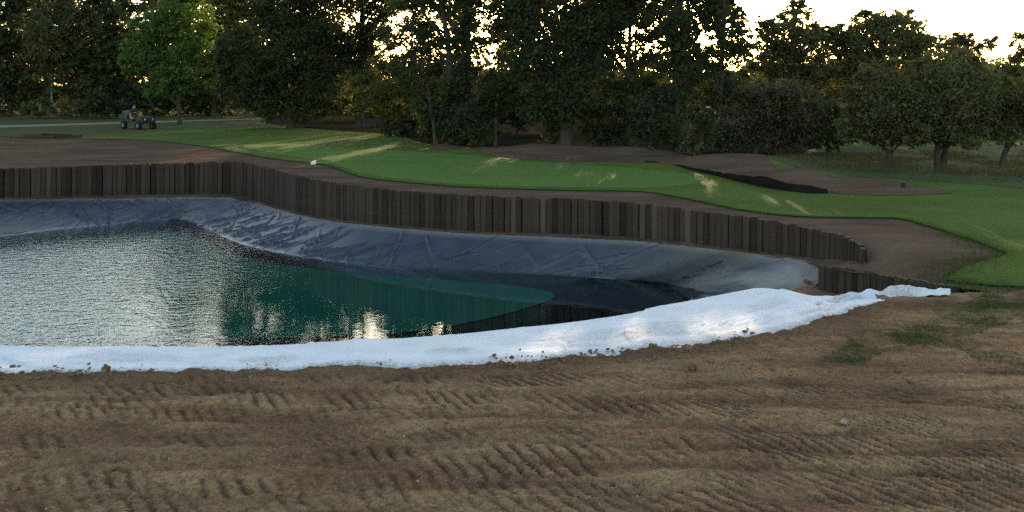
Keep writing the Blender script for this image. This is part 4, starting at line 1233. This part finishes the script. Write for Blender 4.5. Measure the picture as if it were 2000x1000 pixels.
scatter_lumps("pale_pebbles", np.column_stack([xs, ys, zz + rad * .3]), rad, M_STONE, "small pale pebbles scattered over the churned soil", "pebbles")

n = 9000
xs = rg.uniform(-7.5, 8, n); ys = 5.9 + 5.6 * rg.random(n) ** 1.3
k = (ys < y_front(xs) - .05) & (fbm(xs * .9, ys * 1.6, 3, 190) + rg.normal(0, .3, n) > .0)
xs, ys = xs[k], ys[k]; zz, _ = near_z(xs.copy(), ys.copy())
n = len(xs); a = rg.uniform(0, 6.28, n); L = rg.uniform(.008, .032, n); wd_ = rg.uniform(.0012, .003, n)
d1 = np.column_stack([np.cos(a), np.sin(a), rg.normal(0, .25, n)]) * L[:, None]; d2 = np.column_stack([-np.sin(a), np.cos(a), np.zeros(n)]) * wd_[:, None]
c0 = np.column_stack([xs, ys, zz + .006])
me = mesh_np("straw_flecks", np.stack([c0 - d1 - d2, c0 - d1 + d2, c0 + d1 + d2, c0 + d1 - d2], 1).reshape(-1, 3), np.arange(n * 4).reshape(n, 4), None, False)
attr(me, "v", rg.random(n), 'FACE')
tag(link_mesh("straw_flecks", me, leaf_mat("straw_fleck", (0.16, 0.11, 0.06), (0.42, 0.33, 0.20), .1)), "short dry straw flecks scattered over the churned soil", "straw", kind='stuff')

def clod(px, py, r_, label, seed, mat=M_SOIL, name="soil_clod", cat="clod", group="soil clods on the sheet edge", z=None):
    p = P(px, py, 0.03)
    me = lump(r_, .22, seed, 2); 
    nv = len(me.vertices); attr(me, "soil_dark", np.full(nv, .6)); attr(me, "weed", np.zeros(nv))
    zz = float(near_z(np.array([p[0]]), np.array([p[1]]))[0][0])
    if z is not None: zz = z
    o = link_mesh(name, me, mat, loc=(p[0], p[1], zz + r_ * .5))
    return tag(o, label, cat, group)
clod(208, 724, .052, "largest round soil clod on the white sheet near the left", 301, z=.02)
clod(292, 728, .034, "jagged soil clod at the sheet edge right of the largest clod", 302, z=.02)
clod(308, 730, .022, "little soil lump touching the jagged clod on its right side", 306, z=.02)
clod(655, 722, .040, "lone soil clod at the sheet edge near the middle", 303, z=.01)
clod(101, 726, .020, "smallest soil clod on the sheet near the left edge of the photo", 304, z=.02)
clod(1352, 718, .050, "dark soil clod lying on the bare earth below the white sheet at right", 305, group=None)
clod(1110, 314, .075, "dark lump on the bare soil behind the green", 307, name="soil_clod", group=None, z=float(zf(np.array([P(1110, 314)[0]]), np.array([P(1110, 314)[1]]))[0]) + .06)
clod(1648, 822, .032, "flat pale stone lying on the churned soil at right", 308, M_STONE, "pale_stone", "stone", None)

# ------------------------------------------------------------------ small things on the far bank
def bmesh_obj(name, build, mat, parent=None, smooth=False):
    import bmesh
    bm = bmesh.new(); build(bm)
    me = bpy.data.meshes.new(name); bm.to_mesh(me); bm.free()
    if smooth:
        me.polygons.foreach_set("use_smooth", np.ones(len(me.polygons), dtype=bool))
    return link_mesh(name, me, mat, parent)
def add_box(bm, c, s, rot=None, bevel=0.0):
    import bmesh
    from mathutils import Matrix, Euler
    r_ = bmesh.ops.create_cube(bm, size=1.0)
    vs = r_['verts']
    M = Matrix.Translation(c) @ (Euler(rot).to_matrix().to_4x4() if rot else Matrix.Identity(4)) @ Matrix.Diagonal((*s, 1))
    bmesh.ops.transform(bm, matrix=M, verts=vs)
    if bevel > 0:
        es = list({e for v in vs for e in v.link_edges})
        bmesh.ops.bevel(bm, geom=es, offset=bevel, segments=2, affect='EDGES', profile=.5)
def add_cyl(bm, c, r1, r2, h, rot=None, seg=16):
    import bmesh
    from mathutils import Matrix, Euler
    r_ = bmesh.ops.create_cone(bm, cap_ends=True, segments=seg, radius1=r1, radius2=r2, depth=h)
    M = Matrix.Translation(c) @ (Euler(rot).to_matrix().to_4x4() if rot else Matrix.Identity(4))
    bmesh.ops.transform(bm, matrix=M, verts=r_['verts'])
def add_hull(bm, pts):
    """prism between two side outlines: pts list of (x,z) at +-w"""
    pass
def add_prism(bm, prof, y0, y1):
    """extrude an (x,z) outline from y0 to y1"""
    a = [bm.verts.new((x, y0, z)) for x, z in prof]; b = [bm.verts.new((x, y1, z)) for x, z in prof]
    n = len(prof)
    bm.faces.new(a[::-1]); bm.faces.new(b)
    for i in range(n):
        bm.faces.new((a[i], a[(i + 1) % n], b[(i + 1) % n], b[i]))

# white crumpled bag at the turf edge
p = hit(612, 322)
me = lump(.10, .2, 401, 3)
M_WHITE = simple("white_plastic", (.75, .74, .70), .5, .4, scale=10)
o = link_mesh("plastic_bag", me, M_WHITE, loc=(p[0], p[1], p[2] + .07))
tag(o, "small crumpled white bag on the soil edge beside the green", "bag")
kn = bmesh_obj("bag_neck", lambda bm: add_cyl(bm, (.06, 0, .07), .03, .05, .08, (0, .6, 0), 8), M_WHITE, o)

# black bucket on the soil at right
p = hit(1764, 370)
M_BLK = simple("black_plastic", (.012, .014, .016), .5, .4)
root = empty("bucket", tuple(p + np.array((0, 0, .04)))); tag(root, "small black bucket standing on the bare soil at right", "bucket")
bmesh_obj("bucket_body", lambda bm: (add_cyl(bm, (0, 0, .09), .055, .068, .18), add_cyl(bm, (0, 0, .178), .074, .074, .014)), M_BLK, root)
V, Fq = [], []
an = np.linspace(0, math.pi, 9); tube(V, Fq, np.column_stack([.07 * np.cos(an), np.zeros(9), .18 + .045 * np.sin(an)]), np.full(9, .004), 5)
link_mesh("handle", mesh_np("handle", np.array(V), np.array(Fq)), simple("grey_wire", (.2, .2, .2), .4, .5), root)

# pile of dark sleepers on the left
p = hit(98, 270)
root = empty("timber_pile", tuple(p), .06); tag(root, "low pile of dark timber sleepers lying on the bare ground at left", "timber pile")
r = random.Random(3)
for i, (cx_, cy_, cz, ln) in enumerate([(-.7, 0, .09, 2.0), (-.75, .28, .09, 1.9), (1.0, .05, .08, 1.5), (.7, .3, .09, 2.2), (-1.05, .1, .24, 1.2), (.3, .15, .21, 1.7), (-.9, .35, .25, 1.3)]):
    bmesh_obj("sleeper", lambda bm: add_box(bm, (cx_, cy_, cz), (ln, .22, .13), (0, r.uniform(-.05, .05), r.uniform(-.08, .08)), .012), M_WOOD, root)

# red cone at the very left edge
p = hit(0, 224)
M_RED = simple("red_plastic", (.42, .035, .03), .5, .4)
root = empty("traffic_cone", tuple(p)); tag(root, "red cone in front of the dark wood at the far left edge", "cone")
bmesh_obj("cone_body", lambda bm: add_cyl(bm, (0, 0, .48), .24, .03, .86, None, 20), M_RED, root, True)
bmesh_obj("cone_foot", lambda bm: add_box(bm, (0, 0, .03), (.6, .6, .06), None, .02), M_RED, root)

# low building glimpsed between the trunks
p = P(1036, 262)
root = empty("shed", tuple(p)); tag(root, "low brown shed with pale upper boards seen through the trunks", "shed")
M_BRK = simple("brown_wall", (.16, .085, .06), .9, .1, scale=3); M_PALE = simple("pale_boards", (.42, .40, .36), .8, .2, scale=3)
bmesh_obj("wall", lambda bm: add_box(bm, (0, 0, .55), (2.6, 2.0, 1.1)), M_BRK, root)
for i in range(5):
    bmesh_obj("board", lambda bm: add_box(bm, (0, -.99, 1.20 + i * .16), (2.3 - .5 * (i == 2), .06, .13)), M_PALE, root)
bmesh_obj("roof", lambda bm: add_prism(bm, [(-1.45, 1.98), (0, 2.5), (1.45, 1.98), (1.45, 1.9), (0, 2.4), (-1.45, 1.9)], -1.2, 1.2), M_MEMB, root)

# ------------------------------------------------------------------ utility vehicle and driver
M_GRN = simple("green_paint", (.008, .024, .013), .45, .4, scale=3, var=.15)
M_YEL = simple("yellow_vinyl", (.34, .27, .06), .6, .3, var=.15)
M_TYRE = simple("tyre_rubber", (.016, .016, .017), .85, .2)
M_RIMG = simple("grey_rim", (.20, .20, .19), .45, .5)
M_LAMP = simple("headlight_lens", (.6, .6, .58), .15, .6)
p = hit(270, 253)
root = empty("utility_vehicle", (p[0], p[1], p[2] + .04), -math.radians(36))
tag(root, "green open utility vehicle with yellow seat parked on the grass at left", "utility vehicle")
def body(bm):
    add_box(bm, (.05, 0, .50), (2.7, 1.0, .16), None, .03)
    add_prism(bm, [(.62, .56), (.62, .90), (.80, 1.02), (1.10, .99), (1.42, .86), (1.50, .66), (1.50, .50), (.62, .48)], -.50, .50)
    add_box(bm, (.30, 0, .44), (.75, 1.15, .08), None, .02)
    for sx in (1.08,):
        for sy in (-.56, .56): add_box(bm, (sx, sy, .78), (.74, .20, .05), (0, .08, 0), .02)
    add_box(bm, (-.22, 0, .62), (.5, 1.0, .30), None, .03)
bmesh_obj("body", body, M_GRN, root)
def bed(bm):
    add_box(bm, (-.98, 0, .80), (1.15, 1.3, .05))
    for sy in (-.64, .64): add_box(bm, (-.98, sy, .96), (1.15, .04, .28))
    for sx in (-1.54, -.42): add_box(bm, (sx, 0, .96), (.04, 1.24, .28))
bmesh_obj("cargo_bed", bed, M_GRN, root)
for sy in (-.28, .28):
    def seat(bm):
        add_box(bm, (-.12, sy, .84), (.44, .44, .12), None, .04)
        add_box(bm, (-.34, sy, 1.06), (.10, .42, .36), (0, -.15, 0), .04)
    bmesh_obj("seat", seat, M_YEL, root)
for sx, sy in ((1.05, -.56), (1.05, .56), (-1.0, -.56), (-1.0, .56)):
    def wheel_prof(bm):
        import bmesh
        R, r0, w_ = .30, .16, .13
        prof = [(r0, -w_), (R * .93, -w_), (R, -w_ * .6), (R, w_ * .6), (R * .93, w_), (r0, w_)]
        seg = 24; rings = []
        for i in range(seg):
            a = 2 * math.pi * i / seg
            k = 1.0 + (.02 if i % 2 else 0)
            rings.append([bm.verts.new((q[0] * k * math.cos(a), q[1], q[0] * k * math.sin(a))) for q in prof])
        for i in range(seg):
            A_, B2 = rings[i], rings[(i + 1) % seg]
            for j in range(len(prof) - 1): bm.faces.new((A_[j], A_[j + 1], B2[j + 1], B2[j]))
    t_ = bmesh_obj("wheel", wheel_prof, M_TYRE, root); t_.location = (sx, sy, .30)
    bmesh_obj("rim", lambda bm: (add_cyl(bm, (0, 0, 0), .165, .165, .20, (math.pi / 2, 0, 0), 20), add_cyl(bm, (0, 0, 0), .05, .05, .25, (math.pi / 2, 0, 0), 10)), M_RIMG, t_)
for sy in (-.30, .30):
    bmesh_obj("headlight", lambda bm: add_cyl(bm, (1.50, sy, .74), .07, .06, .05, (0, math.pi / 2, 0), 14), M_LAMP, root)
bmesh_obj("bumper", lambda bm: (add_box(bm, (1.60, 0, .48), (.06, .9, .10), None, .02), add_box(bm, (1.60, -.3, .62), (.04, .04, .28)), add_box(bm, (1.60, .3, .62), (.04, .04, .28)), add_box(bm, (1.60, 0, .76), (.04, .64, .04))), M_BLK, root)
V, Fq = [], []
an = np.linspace(0, 2 * math.pi, 17)
tube(V, Fq, np.column_stack([.42 + .06 * np.sin(an), -.28 + .17 * np.cos(an), 1.12 + .15 * np.sin(an)]), np.full(17, .015), 5)
tube(V, Fq, np.array([(.42, -.28, 1.12), (.56, -.28, .98), (.68, -.28, .90)]), np.full(3, .02), 6)
link_mesh("steering_wheel", mesh_np("steering_wheel", np.array(V), np.array(Fq)), M_BLK, root)

# load in the bed: sprayer tank and a crate, things of their own
def at_v(x, y, z):
    a = -math.radians(36); L = root.location
    return (L[0] + x * math.cos(a) - y * math.sin(a), L[1] + x * math.sin(a) + y * math.cos(a), L[2] + z)
M_DK = simple("dark_plastic", (.05, .045, .07), .5, .4); M_PIPE = simple("pale_pipe", (.16, .18, .17), .5, .4)
tk = empty("sprayer_tank", at_v(-.82, 0, .825), -math.radians(36)); tag(tk, "dark tank with pale pipework riding in the vehicle's cargo bed", "tank")
bmesh_obj("tank_body", lambda bm: (add_box(bm, (0, 0, .30), (.62, 1.0, .56), None, .10),), M_DK, tk)
bmesh_obj("filler_cap", lambda bm: add_cyl(bm, (0, 0, .60), .10, .09, .07), M_BLK, tk)
for sy in (-.45, .45):
    V, Fq = [], []
    tube(V, Fq, np.array([(-.38, sy, .0), (-.42, sy, .40), (-.50, sy, .52), (-.62, sy, .50), (-.64, sy, .2)]), np.full(5, .022), 6)
    link_mesh("pipe", mesh_np("pipe", np.array(V), np.array(Fq)), M_PIPE, tk)
cr_ = empty("crate", at_v(-1.34, .1, .825), -math.radians(36)); tag(cr_, "small slatted grey crate at the tail of the cargo bed", "crate")
def crate(bm):
    add_box(bm, (0, 0, .02), (.26, .5, .03))
    for z_ in (.08, .17, .26):
        for sy in (-.25, .25): add_box(bm, (0, sy, z_), (.28, .02, .06))
        for sx in (-.14, .14): add_box(bm, (sx, 0, z_), (.02, .48, .06))
bmesh_obj("crate_frame", crate, M_PIPE, cr_)

# driver, one continuous skinned body, seated
def person(loc, rz):
    J = {  # local: +x forward, seat top at z=0
        'pel': (0, 0, .10, .150), 'bel': (.01, 0, .26, .145), 'che': (.03, 0, .46, .165), 'nec': (.05, 0, .62, .060), 'hd0': (.07, 0, .70, .085), 'hd1': (.08, 0, .80, .100), 'hd2': (.075, 0, .88, .070),
        'shL': (.03, .19, .54, .075), 'elL': (.16, .26, .30, .052), 'wrL': (.38, .17, .33, .036), 'haL': (.47, .14, .36, .040),
        'shR': (.03, -.19, .54, .075), 'elR': (.16, -.26, .30, .052), 'wrR': (.38, -.17, .33, .036), 'haR': (.47, -.14, .36, .040),
        'hiL': (.06, .10, .08, .105), 'knL': (.44, .13, .13, .070), 'anL': (.52, .12, -.24, .045), 'toL': (.70, .13, -.28, .040),
        'hiR': (.06, -.10, .08, .105), 'knR': (.44, -.13, .13, .070), 'anR': (.52, -.12, -.24, .045), 'toR': (.70, -.13, -.28, .040)}
    names = list(J); ix = {k: i for i, k in enumerate(names)}
    E = [('pel', 'bel'), ('bel', 'che'), ('che', 'nec'), ('nec', 'hd0'), ('hd0', 'hd1'), ('hd1', 'hd2'), ('che', 'shL'), ('shL', 'elL'), ('elL', 'wrL'), ('wrL', 'haL'), ('che', 'shR'), ('shR', 'elR'), ('elR', 'wrR'), ('wrR', 'haR'),
         ('pel', 'hiL'), ('hiL', 'knL'), ('knL', 'anL'), ('anL', 'toL'), ('pel', 'hiR'), ('hiR', 'knR'), ('knR', 'anR'), ('anR', 'toR')]
    me = bpy.data.meshes.new("person"); me.from_pydata([J[k][:3] for k in names], [(ix[a], ix[b]) for a, b in E], []); me.update()
    o = bpy.data.objects.new("person", me); COL.objects.link(o)
    md = o.modifiers.new("skin", 'SKIN'); sub = o.modifiers.new("sub", 'SUBSURF'); sub.levels = 2; sub.render_levels = 2
    for i, k in enumerate(names):
        me.skin_vertices[0].data[i].radius = (J[k][3], J[k][3])
        me.skin_vertices[0].data[i].use_root = (k == 'pel')
    dg = bpy.context.evaluated_depsgraph_get()
    nm = bpy.data.meshes.new_from_object(o.evaluated_get(dg))
    o.modifiers.clear(); o.data = nm
    skin = simple("skin", (.42, .27, .20), .6, .3, var=.08); jac = simple("dark_jacket", (.022, .022, .040), .85, .2); tro = simple("dark_trousers", (.040, .038, .036), .85, .2)
    nm.materials.clear()
    for m_ in (jac, skin, tro): nm.materials.append(m_)
    for f in nm.polygons:
        c_ = f.center
        f.material_index = 1 if (c_.z > .64 or (c_.x > .40 and c_.z > .25 and abs(c_.y) < .22)) else (2 if c_.z < .18 else 0)
        f.use_smooth = True
    o.location = loc; o.rotation_euler = (0, 0, rz)
    tag(o, "person in a dark jacket seated at the wheel of the utility vehicle", "person")
    hair = simple("brown_hair", (.10, .035, .022), .8, .2)
    def cap(bm):
        import bmesh
        bmesh.ops.create_uvsphere(bm, u_segments=16, v_segments=10, radius=.112)
        bmesh.ops.delete(bm, geom=[v for v in bm.verts if v.co.z < -.005 and v.co.x > -.03 or v.co.z < -.06], context='VERTS')
        for v in bm.verts: v.co = Vector((v.co.x + .068, v.co.y, v.co.z * .95 + .835))
    bmesh_obj("hair", cap, hair, o, True)
    for sy in (-.036, .036):
        bmesh_obj("eye", lambda bm: add_cyl(bm, (.170, sy, .80), .012, .010, .014, (0, math.pi / 2, 0), 8), M_BLK, o)
    bmesh_obj("nose", lambda bm: add_cyl(bm, (.182, 0, .775), .018, .006, .045, (0, .25, 0), 8), skin, o, True)
    for sy in (-.098, .098):
        bmesh_obj("ear", lambda bm: add_cyl(bm, (.07, sy, .79), .028, .022, .02, (math.pi / 2, 0, 0), 10), skin, o, True)
    for sg in (-1, 1):
        V, Fq = [], []
        for k in range(4):
            y0 = sg * (.125 + .012 * k); x0 = .475 - .004 * k
            tube(V, Fq, np.array([(x0, y0, .375 - .008 * k), (x0 + .045, y0 - sg * .004, .392 - .010 * k), (x0 + .060, y0 - sg * .018, .365 - .010 * k), (x0 + .035, y0 - sg * .026, .345 - .010 * k)]), np.array((.010, .009, .008, .007)), 5)
        tube(V, Fq, np.array([(.445, sg * .115, .375), (.475, sg * .095, .388), (.50, sg * .088, .378)]), np.array((.012, .010, .008)), 5)
        link_mesh("fingers", mesh_np("fingers", np.array(V), np.array(Fq)), skin, o)
    return o
person(at_v(-.14, -.28, .90), -math.radians(36))

print("leaf quads in trees:", NQ[0])
